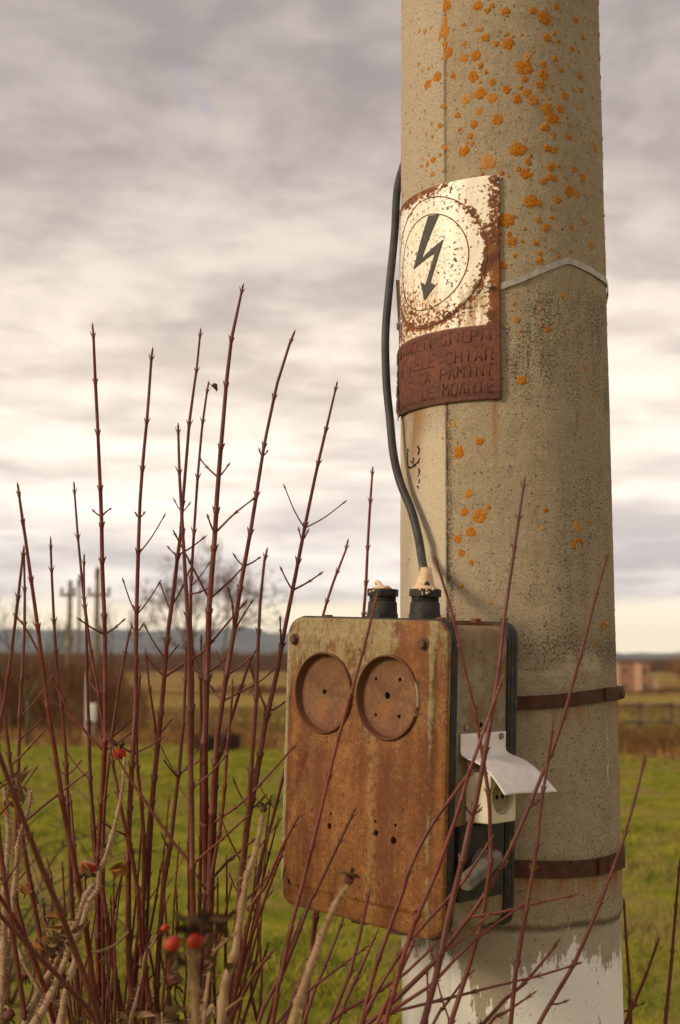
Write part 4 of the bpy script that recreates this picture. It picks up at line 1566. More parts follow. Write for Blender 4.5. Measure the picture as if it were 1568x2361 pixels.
# cream socket outlet ------------------------------------------------
def build_socket():
    od = 0.040
    xo = sx + od
    a = bl(1131, 1790, 0, xo)
    b = bl(1190, 1891, 0, xo)
    d0, d1, z0, z1 = a.y, b.y, b.z - 0.001, a.z + 0.002
    mb = MB()

    def rect(e, x): return [Vector((x, dd, zz_)) for dd, zz_ in ((d0 - e, z0 - e), (d1 + e, z0 - e), (d1 + e, z1 + e), (d0 - e, z1 + e))]
    mb.loft([rect(0.0015, sx), rect(0.0, xo)])
    o = mb.build('socket_outlet', BOX, [M_CREAM], fix=True)
    cd, cz = (d0 + d1) / 2, (z0 + z1) / 2 + 0.001
    r = min(d1 - d0, z1 - z0) * 0.40
    cut(o, [(Vector((xo, cd, cz)), Vector((1, 0, 0)), r, 0.009)])
    bevel(o, 0.0022, 3)
    mb = MB()
    n = 28
    mb.loft([[Vector((x, cd + math.cos(2 * math.pi * i / n) * r * k_, cz + math.sin(2 * math.pi * i / n) * r * k_)) for i in range(n)]
             for x, k_ in ((xo - 0.0105, 0.90), (xo - 0.0068, 0.90), (xo - 0.0062, 0.87))])
    ins = mb.build('socket_insert', o, [M_CREAMD], fix=True)
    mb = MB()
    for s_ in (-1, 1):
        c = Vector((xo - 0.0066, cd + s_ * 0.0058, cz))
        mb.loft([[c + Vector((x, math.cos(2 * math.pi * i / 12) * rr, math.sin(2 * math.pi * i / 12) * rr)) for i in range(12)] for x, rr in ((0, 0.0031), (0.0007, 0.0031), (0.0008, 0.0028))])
    mb.build('pin_hole_disc', ins, [M_HOLE], fix=True)  # raised near-black discs, the shade of holes put into their colour


build_socket()


# rotary switch -------------------------------------------------------
def build_switch():
    xo = sx + 0.010
    a = bl(1062, 1908, 0, xo)
    b = bl(1160, 2062, 0, xo)
    d0, d1, z0, z1 = a.y, b.y, b.z, a.z
    mb = MB()
    mb.box(sx - 0.001, xo, d0, d1, z0, z1)
    o = mb.build('rotary_switch', BOX, [M_BAKE])
    bevel(o, 0.002, 2)
    c = bl(1108, 1990, 0, xo)
    n = 24
    mb = MB()
    mb.loft([[Vector((xo + x, c.y + math.cos(2 * math.pi * i / n) * r, c.z + math.sin(2 * math.pi * i / n) * r)) for i in range(n)]
             for x, r in ((-0.001, 0.0190), (0.006, 0.0185), (0.010, 0.0175), (0.011, 0.0165))])
    kn = auto_smooth(mb.build('switch_knob', o, [M_HND], fix=True), 35)
    e0 = bl(1072, 2040, 0, xo + 0.018)
    e1 = bl(1150, 1972, 0, xo + 0.018)
    dirv = (Vector((0, e1.y, e1.z)) - Vector((0, e0.y, e0.z)))
    L = dirv.length
    dirv.normalize()
    nv = Vector((0, -dirv.z, dirv.y))
    mid = Vector((0, (e0.y + e1.y) / 2, (e0.z + e1.z) / 2))
    mb = MB()

    def rc(l, w, x): return [Vector((xo + x, 0, 0)) + mid + dirv * (s1 * l / 2) + nv * (s2 * w / 2) for s1, s2 in ((-1, -1), (1, -1), (1, 1), (-1, 1))]
    mb.loft([rc(L * 0.98, 0.020, 0.008), rc(L, 0.019, 0.020), rc(L * 0.94, 0.013, 0.027)])
    h = mb.build('handle', kn, [M_HND], fix=True)
    bevel(h, 0.0022, 3)


build_switch()

# ------------------------------------------------------------------ cable
pts = [pole_pt(R(-118), z_, 0.0075) for z_ in (8.6, 7.5, 6.4, 5.3, 4.4, 3.7, 3.2, 2.9, 2.7, 2.55, 2.42)] + [pole_pt(R(-112), 2.30, 0.0072), at(917, 430, 2.07), at(910, 540, 2.04), at(898, 660, 2.02), at(889, 770, 2.01), at(891, 880, 2.0),
       at(899, 965, 1.99), at(907, 1045, 1.975), at(922, 1110, 1.955), at(948, 1175, 1.93), at(964, 1235, 1.91)]
gp = GP + Vector((0, 0, 0.012))
pts += [at(973, 1290, 1.895), gp, GP + Vector((0, 0, -0.006))]
mb = MB()
P = catmull(pts, 6)
mb.tube(P, 0.0064, 14)
tag(mb.build('power_cable', None, [M_CABLE], smooth=True), 'thick grey black cable running down beside the sign into the box', 'cable')


# ------------------------------------------------------------------ shrubs
def m_stem(t):
    o = t.pos()
    n1 = t.noise(o, 45, 4, 0.6)
    n2 = t.noise(o, 320, 3, 0.6)
    c = t.mix(t.step(n1, 0.35, 0.68), (0.115, 0.018, 0.012), (0.18, 0.038, 0.022))
    c = t.mix(t.mul(t.step(n2, 0.62, 0.68), 0.7), c, (0.30, 0.17, 0.11))
    n3 = t.noise(t.scale(o, 1, 1, 0.35), 110, 4, 0.7)
    c = t.mix(t.mul(t.step(n3, 0.55, 0.68), 0.6), c, (0.055, 0.022, 0.018))
    c = t.mix(t.mul(t.rnd(), 0.55), c, (0.095, 0.040, 0.028))
    return {'Base Color': c, 'Roughness': 0.5, 'Specular IOR Level': 0.3, 'Normal': t.bump(n2, 0.2, 0.0006)}


def m_tip(t):
    o = t.pos()
    n1 = t.noise(o, 200, 4, 0.6)
    return {'Base Color': t.mix(t.step(n1, 0.4, 0.65), (0.085, 0.036, 0.024), (0.17, 0.085, 0.05)), 'Roughness': 0.65}


M_STEM = mat('red_twig', m_stem)
M_TIP = mat('bud_brown', m_tip)
PXM = 1 / FV                                    # metres per measuring unit at one metre

NSTEM = 0


def stem_chain(P, rads, nodes, mb, budsize, rg):
    """tube with swollen joints and a pair of buds at each"""
    L = [0.0]
    for a, b in zip(P, P[1:]):
        L.append(L[-1] + (b - a).length)
    tot = L[-1]
    # resample so that the joints have rings of their own
    st = sorted(set([i * tot / 26 for i in range(27)] + [max(0, min(tot, q + e)) for q in nodes for e in (-0.004, -0.0012, 0.0012, 0.004)]))

    def pos(s):
        for i in range(len(L) - 1):
            if s <= L[i + 1] or i == len(L) - 2:
                t = (s - L[i]) / max(1e-9, L[i + 1] - L[i])
                return P[i].lerp(P[i + 1], t), rads[i] + (rads[i + 1] - rads[i]) * t
    Q, Rr = [], []
    for s in st:
        p, r = pos(s)
        d = min([abs(s - q) for q in nodes] + [9])
        r *= 1 + 0.42 * max(0, 1 - d / 0.0042) + 0.05 * rg.uniform(-1, 1)
        Q.append(p)
        Rr.append(r)
    mb.tube(Q, Rr, 8)
    # pointed end bud
    e = (Q[0] - Q[1]).normalized()
    ln = max(Rr[0] * 5.5, 0.004)
    mb.tube([Q[0] - e * 0.001, Q[0] + e * ln * 0.3, Q[0] + e * ln * 0.7, Q[0] + e * ln], [Rr[0] * 0.9, Rr[0] * 1.1, Rr[0] * 0.6, Rr[0] * 0.08], 6, mi=1)
    for q in nodes:
        p, r = pos(q)
        p2, _ = pos(max(0, q - 0.01))
        d = (p2 - p).normalized()              # towards the tip
        ax = d.cross(Vector((rg.uniform(-.4, .4), 1, rg.uniform(-.3, .3)))).normalized()
        for s_ in (-1, 1):
            b0 = p + ax * (s_ * r * 0.8)
            ln = budsize * rg.uniform(0.6, 1.2)
            tip = b0 + d * ln + ax * (s_ * ln * 0.42)
            mb.tube([b0, b0.lerp(tip, 0.5), tip], [r * 0.42, r * 0.40, r * 0.08], 5, mi=1)


def stem(root, vpts, w0, w1, y0, y1, base, twigs=(), auto=0.25, seed=None):
    """vpts from tip to foot on the measuring grid; w0/w1 thickness there; y0/y1 distance at tip and foot"""
    global NSTEM
    NSTEM += 1
    rg = random.Random(seed if seed is not None else NSTEM * 17)
    ya, yb = vpts[0][1], vpts[-1][1]

    def dep(vy): return y0 + (y1 - y0) * (vy - ya) / max(1, (yb - ya))
    P = [at(x, y, dep(y)) for x, y in vpts]
    if base is not None:
        low = P[-1]
        bp = Vector((base[0] + rg.uniform(-0.09, 0.09), base[1] + rg.uniform(-0.08, 0.08), -0.02))
        dr = (P[-1] - P[-2]).normalized()
        P += [low + dr * 0.18 + (bp - low) * 0.06, low.lerp(bp, 0.55) + dr * 0.05, bp]
    C = catmull(P, 4)
    tot = sum((b - a).length for a, b in zip(C, C[1:]))
    fr = 4 * (len(vpts) - 1)
    rads = []
    for i in range(len(C)):
        f = min(1.0, i / fr)
        w = (w0 + (w1 - w0) * f ** 0.7) * 1.1
        rads.append(0.5 * w * PXM * dep(ya + (yb - ya) * f))
    # joints
    nodes = []
    s = rg.uniform(0.004, 0.012)
    gap = rg.uniform(0.045, 0.07)
    while s < tot * 0.9:
        nodes.append(s)
        s += gap * rg.uniform(0.6, 1.5)
        gap = min(gap + 0.008, 0.085)
    mb = MB()
    stem_chain(C, rads, nodes, mb, 0.0075, rg)
    # the youngest tip is brown
    o = mb.build('stem', None, [M_STEM, M_TIP], smooth=True)
    world_child(o, root)
    tw = [list(q) for q in twigs]
    # small extra side shoots
    acc = 0.0
    for q in nodes[3:]:
        if rg.random() > auto: continue
        acc = 0
        for i in range(len(C) - 1):
            acc += (C[i + 1] - C[i]).length
            if acc >= q: break
        p = C[i + 1]
        d = (C[i] - C[i + 1]).normalized()
        side = d.cross(Vector((rg.uniform(-.5, .5), 1, 0))).normalized()
        for s_ in ((-1, 1) if rg.random() < 0.5 else (rg.choice((-1, 1)),)):
            ln = rg.uniform(0.012, 0.075)
            dv = (d * rg.uniform(0.6, 1.0) + side * s_ * rg.uniform(0.5, 0.9) + Vector((0, rg.uniform(-.4, .4), 0))).normalized()
            TP = [p, p + dv * ln * 0.5, p + dv * ln + d * ln * 0.12]
            mbt = MB()
            r = min(rads[i] * 0.42, 0.0016)
            stem_chain(catmull(TP, 3), [r * (1 - 0.4 * k_ / 6) for k_ in range(7)][::-1], [0.004, ln * 0.5], mbt, 0.004, rg) if False else \
                stem_chain(catmull(TP[::-1], 3), [r * (0.7 + 0.3 * k_ / 6) for k_ in range(7)], [0.003], mbt, 0.004, rg)
            t_ = mbt.build('twig', None, [M_STEM, M_TIP], smooth=True)
            t_.parent = o
            t_.matrix_parent_inverse = Matrix.Identity(4)
    for q in tw:
        # q runs from the stem outwards
        d0 = dep(q[0][1])
        d1 = d0 + rg.uniform(-0.05, 0.05)
        TP = [at(x, y, d0 + (d1 - d0) * i / max(1, len(q) - 1)) for i, (x, y) in enumerate(q)]
        if len(TP) == 2: TP = [TP[0], TP[0].lerp(TP[1], 0.5) + Vector((0, 0, -0.0015)), TP[1]]
        ln = sum((b - a).length for a, b in zip(TP, TP[1:]))
        mbt = MB()
        CC = catmull(TP[::-1], 4)
        r = 0.0013 + 0.006 * ln
        r = min(r, 0.0022)
        nd = [0.003] + ([ln * 0.45] if ln > 0.05 else []) + ([ln * 0.75] if ln > 0.12 else [])
        stem_chain(CC, [r * (0.62 + 0.38 * k_ / (len(CC) - 1)) for k_ in range(len(CC))], nd, mbt, 0.005, rg)
        t_ = mbt.build('twig', None, [M_STEM, M_TIP], smooth=True)
        t_.parent = o
        t_.matrix_parent_inverse = Matrix.Identity(4)
    return o


SB1 = (-0.31, 1.92)
SH1 = tag(empty('red_twig_shrub', (SB1[0], SB1[1], 0)), 'tall clump of bare dark red stems left of the meter box', 'shrub')
s1 = [
 ([(214, 757), (216, 784), (219, 860), (224, 955), (229, 1075), (234, 1190), (236, 1310), (242, 1460), (243, 1587), (244, 1690), (241, 1730), (235, 1842), (230, 1917), (226, 2030), (227, 2190), (229, 2361)],
  4.5, 13, 1.86, 1.93, [[(234, 1190), (215, 1177)], [(235, 1190), (245, 1180), (255, 1173)], [(240, 1462), (183, 1428)], [(243, 1462), (286, 1429)],
                         [(240, 1732), (200, 1690), (155, 1632), (107, 1537), (60, 1450), (37, 1422)], [(243, 1730), (302, 1690)]]),
 ([(351, 812), (349, 828), (340, 955), (330, 1060), (321, 1190), (318, 1310), (314, 1455), (314, 1595), (310, 1690), (306, 1737), (299, 1867), (296, 1925), (296, 2094), (297, 2219), (305, 2294), (310, 2361)],
  4.5, 13, 1.88, 1.9, [[(321, 1192), (312, 1182)], [(322, 1192), (333, 1182)], [(313, 1457), (303, 1440)], [(315, 1457), (330, 1440)], [(305, 1737), (247, 1695)], [(308, 1738), (372, 1703)]]),
 ([(462, 767), (453, 855), (440, 940), (431, 1045), (422, 1155), (415, 1250), (410, 1280), (402, 1350), (392, 1402), (379, 1560), (367, 1690), (360, 1755), (350, 1855), (342, 1930), (335, 2030), (322, 2144), (312, 2231), (307, 2319), (306, 2361)],
  4.2, 13, 1.9, 1.95, [[(409, 1280), (388, 1262)], [(411, 1280), (470, 1240)], [(391, 1402), (370, 1347)], [(393, 1402), (415, 1365), (437, 1315)], [(378, 1560), (337, 1512)],
                         [(381, 1560), (420, 1533), (470, 1500), (530, 1430), (563, 1392)]]),
 ([(480, 888), (471, 945), (461, 1035), (452, 1155), (443, 1300), (438, 1400), (443, 1500), (444, 1625), (443, 1717), (440, 1850), (436, 2000), (445, 2361)], 4, 9, 1.95, 2.0, [[(437, 1370), (480, 1357)]]),
 ([(411, 988), (414, 1095), (420, 1200), (424, 1275), (428, 1340), (436, 1475), (438, 1577), (438, 1722), (442, 1852), (443, 1992), (446, 2130), (450, 2361)], 5, 13, 1.66, 1.7,
  [[(440, 1852), (414, 1815)], [(441, 1992), (392, 1932), (340, 1855), (302, 1800), (270, 1745), (250, 1700)], [(445, 1992), (500, 1945), (567, 1885)]]),
 ([(559, 665), (551, 700), (537, 763), (524, 860), (515, 975), (503, 1100), (496, 1230), (489, 1310), (483, 1380), (478, 1550), (473, 1690), (472, 1715), (473, 1875), (476, 2030), (474, 2119), (466, 2220), (445, 2361)],
  4.5, 17, 1.86, 1.93, [[(502, 1100), (461, 1058)], [(504, 1100), (527, 1071)], [(495, 1230), (479, 1190)], [(497, 1228), (540, 1185), (586, 1149)], [(482, 1380), (440, 1300), (403, 1230)],
                         [(485, 1380), (530, 1340), (560, 1308)], [(477, 1552), (457, 1538)], [(480, 1550), (520, 1520)]]),
 ([(676, 773), (651, 838), (628, 935), (605, 1050), (590, 1150), (575, 1240), (562, 1305), (552, 1370), (540, 1450), (526, 1537), (512, 1617), (501, 1692), (496, 1764), (488, 1897), (484, 1992), (482, 2100), (470, 2361)],
  5, 14, 1.88, 1.9, [[(604, 1050), (598, 1037)], [(606, 1050), (617, 1040)], [(561, 1305), (540, 1280)], [(563, 1305), (598, 1286)], [(539, 1455), (536, 1395), (527, 1360)], [(541, 1453), (565, 1412), (581, 1387)],
                         [(511, 1617), (480, 1575), (446, 1540)], [(514, 1616), (597, 1572), (628, 1545)], [(489, 1900), (572, 1837), (677, 1722)]]),
 ([(776, 888), (761, 953), (740, 1040), (718, 1140), (697, 1245), (675, 1360), (660, 1434), (649, 1490), (636, 1565), (618, 1640), (607, 1692), (592, 1787), (572, 1892), (562, 1955), (556, 2050), (548, 2119), (536, 2219), (515, 2361)],
  4, 15, 1.92, 1.92, [[(696, 1245), (689, 1220)], [(698, 1245), (710, 1224)], [(674, 1360), (648, 1311)], [(677, 1360), (740, 1322)], [(648, 1490), (646, 1425)], [(617, 1640), (590, 1580), (577, 1535)], [(620, 1640), (655, 1620)]]),
 ([(614, 1275), (604, 1327), (597, 1450), (592, 1575), (588, 1692), (581, 1742), (576, 1832), (564, 1942), (557, 2017), (540, 2200), (520, 2361)], 5, 13, 1.6, 1.7, []),
 ([(801, 1252), (790, 1296), (775, 1325), (745, 1418), (700, 1600), (648, 1810), (624, 1905), (604, 1975), (587, 2056), (577, 2106), (567, 2144), (552, 2250), (530, 2361)], 4, 9, 2.10, 2.0, []),
 ([(42, 1125), (50, 1185), (60, 1250), (70, 1325), (80, 1392), (91, 1475), (99, 1525), (107, 1600), (120, 1690), (136, 1792), (147, 1867), (162, 1942), (172, 1994), (192, 2094), (202, 2169), (215, 2269), (230, 2361)], 5, 13, 1.68, 1.8, []),
 ([(55, 1268), (57, 1350), (57, 1420), (54, 1520), (46, 1620), (45, 1692), (41, 1810), (37, 1917), (37, 2069), (50, 2139), (82, 2231), (100, 2269), (125, 2361)], 4, 11, 1.9, 1.9, [[(45, 1706), (95, 1660)], [(42, 1790), (60, 1770)]]),
 ([(54, 1272), (45, 1350), (32, 1462), (20, 1550), (10, 1620), (0, 1660), (-12, 1760), (0, 1950), (60, 2361)], 5, 10, 1.62, 1.7, []),
 ([(117, 1248), (118, 1290), (122, 1380), (127, 1475), (134, 1562), (145, 1650), (149, 1692), (154, 1787), (157, 1867), (161, 1900), (162, 1992), (167, 2100), (185, 2361)], 4, 10, 1.92, 1.92, [[(155, 1787), (185, 1757)], [(150, 1787), (112, 1748)]]),
 ([(171, 1120), (177, 1205), (185, 1295), (194, 1382), (200, 1450), (201, 1550), (204, 1657), (206, 1690), (207, 1774), (214, 1879), (220, 1954), (223, 2100), (235, 2361)], 4, 9, 1.95, 1.95, []),
 ([(194, 1287), (193, 1362), (200, 1425), (207, 1485), (220, 1550), (227, 1597), (237, 1662), (240, 1800), (238, 2000), (240, 2361)], 4, 8, 1.93, 1.9, [[(226, 1597), (204, 1568)], [(228, 1597), (242, 1585)]]),
 ([(302, 1449), (296, 1472), (285, 1525), (270, 1610), (259, 1692), (250, 1770), (241, 1855), (236, 2000), (240, 2361)], 3.5, 8, 1.9, 1.9, []),
 ([(336, 1504), (340, 1550), (350, 1622), (360, 1690), (356, 1800), (345, 2000), (330, 2361)], 3.5, 7, 1.93, 1.95, [[(360, 1700), (395, 1660)]]),
 ([(322, 1557), (321, 1600), (314, 1680), (317, 1767), (325, 1842), (331, 1917), (332, 2017), (330, 2150), (345, 2361)], 4, 10, 1.9, 1.92, []),
 ([(429, 1485), (429, 1520), (427, 1588), (423, 1650), (421, 1692), (411, 1792), (402, 1867), (394, 1942), (382, 2004), (377, 2044), (369, 2144), (362, 2269), (360, 2361)], 4, 12, 1.9, 1.92, [[(411, 1792), (380, 1755)], [(413, 1782), (456, 1756)]]),
 ([(464, 1472), (463, 1560), (464, 1625), (464, 1717), (464, 1892), (462, 1992), (458, 2150), (440, 2361)], 4, 9, 1.95, 1.95, []),
 ([(536, 1575), (535, 1625), (529, 1675), (522, 1754), (514, 1867), (499, 1957), (488, 2017), (480, 2200), (470, 2361)], 4, 10, 1.88, 1.9, []),
 ([(587, 1505), (576, 1525), (554, 1592), (532, 1660), (517, 1717), (502, 1762), (497, 1850), (490, 2050), (480, 2361)], 4, 9, 1.9, 1.9, [[(577, 1530), (595, 1580), (612, 1640)]]),
 ([(-12, 1705), (0, 1747), (25, 1812), (50, 1880), (72, 1937), (100, 2010), (140, 2104), (165, 2169), (190, 2244), (212, 2294), (232, 2361)], 10, 13, 1.45, 1.6, []),
 ([(-40, 2065), (0, 2111), (37, 2149), (82, 2199), (140, 2256), (187, 2314), (225, 2361)], 9, 11, 1.55, 1.65, []),
 ([(-30, 2020), (0, 2069), (30, 2114), (57, 2159), (90, 2240), (125, 2361)], 8, 10, 1.6, 1.7, []),
 ([(-3, 1530), (5, 1625), (17, 1692), (22, 1750), (35, 1830), (47, 1905), (57, 1967), (75, 2069), (87, 2131), (100, 2206), (108, 2260), (135, 2361)], 5, 12, 1.8, 1.82, [[(25, 1765), (98, 1690)], [(50, 1900), (110, 1850), (195, 1785)]]),
 ([(236, 1960), (235, 2056), (247, 2119), (255, 2181), (265, 2244), (277, 2319), (283, 2361)], 8, 12, 1.85, 1.88, []),
 ([(257, 1742), (270, 1817), (282, 1880), (300, 1955), (315, 2031), (320, 2094), (325, 2194), (335, 2244), (347, 2319), (350, 2361)], 6, 11, 1.88, 1.9, [[(290, 1925), (236, 1895)]]),
 ([(683, 1892), (648, 1957), (608, 2052), (592, 2064), (582, 2089), (570, 2140), (550, 2250), (530, 2361)], 5, 9, 1.78, 1.82, []),
 ([(652, 1962), (638, 1999), (599, 2104), (582, 2156), (567, 2194), (552, 2226), (544, 2281), (532, 2361)], 5, 10, 1.8, 1.82, []),
 ([(637, 1995), (600, 2040), (560, 2085), (520, 2120), (490, 2170), (455, 2361)], 4, 8, 1.9, 1.92, []),
 ([(590, 1932), (540, 1975), (489, 2019), (470, 2090), (455, 2361)], 4, 7, 1.9, 1.92, []),
 ([(291, 1985), (270, 2060), (258, 2140), (250, 2230), (240, 2361)], 4, 7, 1.95, 1.95, []),
 ([(372, 1995), (355, 2100), (340, 2180), (315, 2361)], 4, 7, 1.98, 1.98, []),
 ([(625, 2198), (590, 2240), (562, 2290), (530, 2361)], 5, 9, 1.75, 1.78, []),
]
for q in s1:
    stem(SH1, q[0], q[1], q[2], q[3], q[4], SB1, q[5], auto=0.22)

rg = random.Random(77)
for i in range(42):
    xb = rg.uniform(120, 640)
    lean = (xb - 330) * 0.25 + rg.gauss(0, 45)
    yt = rg.uniform(1830, 2200)
    f = (2361 - yt) / 400
    xt = xb + lean * f
    yy = rg.uniform(1.82, 2.05)
    stem(SH1, [(xt, yt), (xt + (xb - xt) * 0.3 + rg.gauss(0, 5), yt + (2361 - yt) * 0.33), (xt + (xb - xt) * 0.66 + rg.gauss(0, 5), yt + (2361 - yt) * 0.66), (xb, 2361)],
         rg.uniform(2.5, 4), rg.uniform(5, 8), yy, yy, SB1, [], auto=0.35)

SB2 = (-0.02, 1.50)
SH2 = tag(empty('red_twig_shrub', (SB2[0], SB2[1], 0)), 'leaning red stems crossing in front of the meter box and white pole foot', 'shrub')
s2 = [
 ([(868, 1378), (846, 1469), (819, 1566), (798, 1642), (770, 1738), (743, 1861), (733, 1897), (693, 2057), (673, 2127), (658, 2212), (638, 2287), (628, 2361)], 5, 10, 1.66, 1.62, []),
 ([(816, 1872), (785, 1937), (743, 2027), (708, 2092), (695, 2132), (663, 2222), (618, 2302), (598, 2361)], 4.5, 9, 1.66, 1.62, []),
 ([(1085, 1782), (1075, 1792), (1013, 1877), (983, 1922), (948, 1992), (933, 2042), (908, 2122), (888, 2167), (863, 2242), (843, 2317), (833, 2361)], 6, 10, 1.58, 1.55, []),
 ([(1160, 1564), (1133, 1632), (1113, 1697), (1083, 1777), (1058, 1862), (1033, 1942), (1010, 2002), (983, 2067), (948, 2147), (928, 2207), (898, 2327), (890, 2361)], 5, 11, 1.52, 1.50, []),
 ([(1209, 1110), (1198, 1180), (1179, 1315), (1164, 1415), (1154, 1515), (1141, 1605), (1129, 1665), (1118, 1740), (1104, 1827), (1089, 1877), (1064, 1992), (1039, 2092), (1024, 2162), (1009, 2237), (989, 2312), (976, 2361)], 5, 14, 1.60, 1.52,
  [[(1090, 1878), (1075, 1862)], [(1091, 1876), (1108, 1866)]]),
 ([(1004, 1290), (1014, 1320), (1042, 1410), (1069, 1530), (1084, 1590), (1099, 1660), (1109, 1715), (1119, 1785), (1126, 1827), (1132, 1927), (1129, 2017), (1114, 2107), (1094, 2187), (1059, 2297), (1039, 2361)], 4.5, 10, 1.62, 1.58, []),
 ([(1399, 1285), (1376, 1365), (1349, 1475), (1324, 1565), (1299, 1655), (1279, 1720), (1254, 1775), (1219, 1862), (1184, 1942), (1154, 2002), (1109, 2077), (1084, 2112), (1034, 2177), (984, 2237), (924, 2297), (859, 2347), (845, 2361)], 4.5, 11, 1.64, 1.58,
  [[(1086, 2114), (1150, 2104), (1219, 2087), (1319, 2064)], [(1220, 1860), (1243, 1845)], [(1152, 2004), (1170, 1988)]]),
 ([(1274, 1672), (1267, 1737), (1247, 1857), (1239, 1942), (1229, 2007), (1217, 2077), (1199, 2177), (1184, 2277), (1177, 2361)], 5, 10, 1.55, 1.55, [[(1228, 2008), (1224, 1998)], [(1230, 2006), (1239, 1998)]]),
 ([(1487, 1749), (1467, 1832), (1434, 1947), (1404, 2027), (1389, 2067), (1359, 2142), (1329, 2212), (1269, 2317), (1244, 2361)], 4.5, 9, 1.66, 1.6, [[(1270, 2315), (1306, 2308)]]),
 ([(1286, 2172), (1249, 2222), (1184, 2292), (1114, 2361)], 4, 8, 1.62, 1.6, []),
 ([(1219, 2077), (1134, 2137), (1070, 2190), (1000, 2265), (919, 2327), (880, 2361)], 4, 8, 1.55, 1.55, []),
 ([(1334, 2222), (1250, 2248), (1129, 2277), (1054, 2297), (919, 2330), (840, 2361)], 3.5, 7, 1.6, 1.58, []),
 ([(1230, 2290), (1190, 2318), (1150, 2345), (1120, 2375)], 3.5, 6, 1.6, 1.58, []),
 ([(1134, 1932), (1069, 2032), (1019, 2087), (949, 2162), (874, 2277), (835, 2361)], 4, 9, 1.57, 1.55, []),
 ([(868, 2152), (848, 2195), (828, 2242), (778, 2361)], 4, 8, 1.70, 1.68, []),
 ([(790, 2122), (765, 2190), (735, 2262), (700, 2361)], 4, 8, 1.74, 1.70, []),
 ([(848, 2182), (773, 2237), (708, 2287), (640, 2361)], 3.5, 7, 1.70, 1.66, []),
 ([(1003, 2177), (938, 2242), (808, 2327), (760, 2361)], 4, 8, 1.6, 1.58, []),
 ([(850, 2060), (838, 2120), (815, 2215), (790, 2290), (760, 2361)], 5, 10, 1.5, 1.5, []),
 ([(955, 2170), (930, 2230), (905, 2280), (870, 2361)], 5, 9, 1.53, 1.5, []),
 ([(725, 2105), (718, 2190), (705, 2361)], 6, 9, 1.86, 1.75, []),
 ([(745, 2140), (720, 2200), (690, 2270), (655, 2361)], 5, 9, 1.8, 1.72, []),
 ([(1090, 2240), (1060, 2270), (1020, 2330), (1000, 2361)], 3, 6, 1.6, 1.58, []),
 ([(985, 2235), (986, 2300), (984, 2380)], 3, 5, 1.65, 1.65, []),
]
for q in s2:
    stem(SH2, q[0], q[1], q[2], q[3], q[4], SB2, q[5], auto=0.12)
# one shoot between the box and the pole, seen above the box's left gland
stem(SH1, [(859, 1085), (855, 1140), (849, 1235), (840, 1400), (815, 1600), (775, 1850), (732, 2104), (716, 2220), (700, 2361)], 4, 9, 2.14, 2.08, (-0.1, 2.0), [], auto=0.0)

SB3 = (0.50, 2.22)
SH3 = tag(empty('red_twig_shrub', (SB3[0], SB3[1], 0)), 'thin dark red shoots standing right of the pole over the lawn', 'shrub')
for q in [([(1439, 2082), (1444, 2167), (1452, 2277), (1454, 2361)], 4, 8, 2.15, 2.15, []),
          ([(1516, 2172), (1494, 2237), (1459, 2322), (1444, 2361)], 4, 8, 2.1, 2.12, [[(1462, 2320), (1484, 2312)], [(1456, 2326), (1420, 2340), (1374, 2357)]]),
          ([(1567, 1992), (1559, 2087), (1544, 2267), (1534, 2361)], 4, 8, 2.15, 2.15, [])]:
    stem(SH3, q[0], q[1], q[2], q[3], q[4], SB3, q[5], auto=0.1)


# dried leaf on the dark shoot
def leaf(mb, c, d, nrm, ln, wd, curl, rg, nu=7, nv=5):
    d = d.normalized()
    x = d.cross(nrm).normalized()
    n = x.cross(d)
    b = len(mb.v)
    ph = rg.uniform(0, 6)
    for i in range(nu + 1):
        t = i / nu
        w = wd * math.sin(math.pi * min(1, t * 0.94 + 0.03)) ** 0.8
        for j in range(nv):
            s = (j / (nv - 1) - 0.5) * 2
            fold = abs(s) * curl * w * 1.2
            mb.v.append(c + d * (ln * t) + x * (s * w * 0.5 * (1 - 0.35 * curl)) + n * (fold - curl * ln * 0.5 * t * t + 0.12 * w * math.sin(5 * t + 2.5 * s + ph)))
    for i in range(nu):
        for j in range(nv - 1):
            mb.face((b + i * nv + j, b + i * nv + j + 1, b + (i + 1) * nv + j + 1, b + (i + 1) * nv + j))


M_DLEAF = simple('dry_leaf_brown', (0.10, 0.06, 0.025), (0.20, 0.125, 0.05), 90, 0.8, rnd=0.5)
M_OLEAF = simple('dry_leaf_orange', (0.34, 0.135, 0.025), (0.42, 0.23, 0.07), 60, 0.75, rnd=0.35)
M_TLEAF = simple('dry_leaf_tan', (0.33, 0.22, 0.12), (0.22, 0.13, 0.07), 70, 0.85, rnd=0.4)
rg = random.Random(3)
mb = MB()
tip = at(480, 888, 1.95)
mb.tube(catmull([tip, tip + Vector((0.003, 0, 0.002)), at(490, 893, 1.95)], 3), 0.0006, 5)
for i in range(4):
    leaf(mb, at(488, 890, 1.95), Vector((0.9, rg.uniform(-.5, .5), -0.35 + rg.uniform(-.4, .3))), Vector((rg.uniform(-.4, .4), -0.6, 0.7)), 0.011, 0.007, 0.8, rg)
lf = world_child(mb.build('dried_leaf', None, [M_DLEAF], smooth=True), SH1)

# ------------------------------------------------------------------ rose bushes
def m_cane(t, pale=False):
    o = t.pos()
    n1 = t.noise(o, 55, 5, 0.62)
    n2 = t.noise(o, 300, 3, 0.6)
    a, b = ((0.24, 0.145, 0.085), (0.36, 0.235, 0.145))
    if pale: a, b = ((0.21, 0.125, 0.06), (0.32, 0.205, 0.105))
    c = t.mix(t.step(n1, 0.35, 0.65), a, b)
    c = t.mix(t.mul(t.step(n2, 0.58, 0.7), 0.6), c, (0.12, 0.06, 0.035))
    return {'Base Color': c, 'Roughness': 0.8, 'Normal': t.bump(n1, 0.4, 0.0015)}


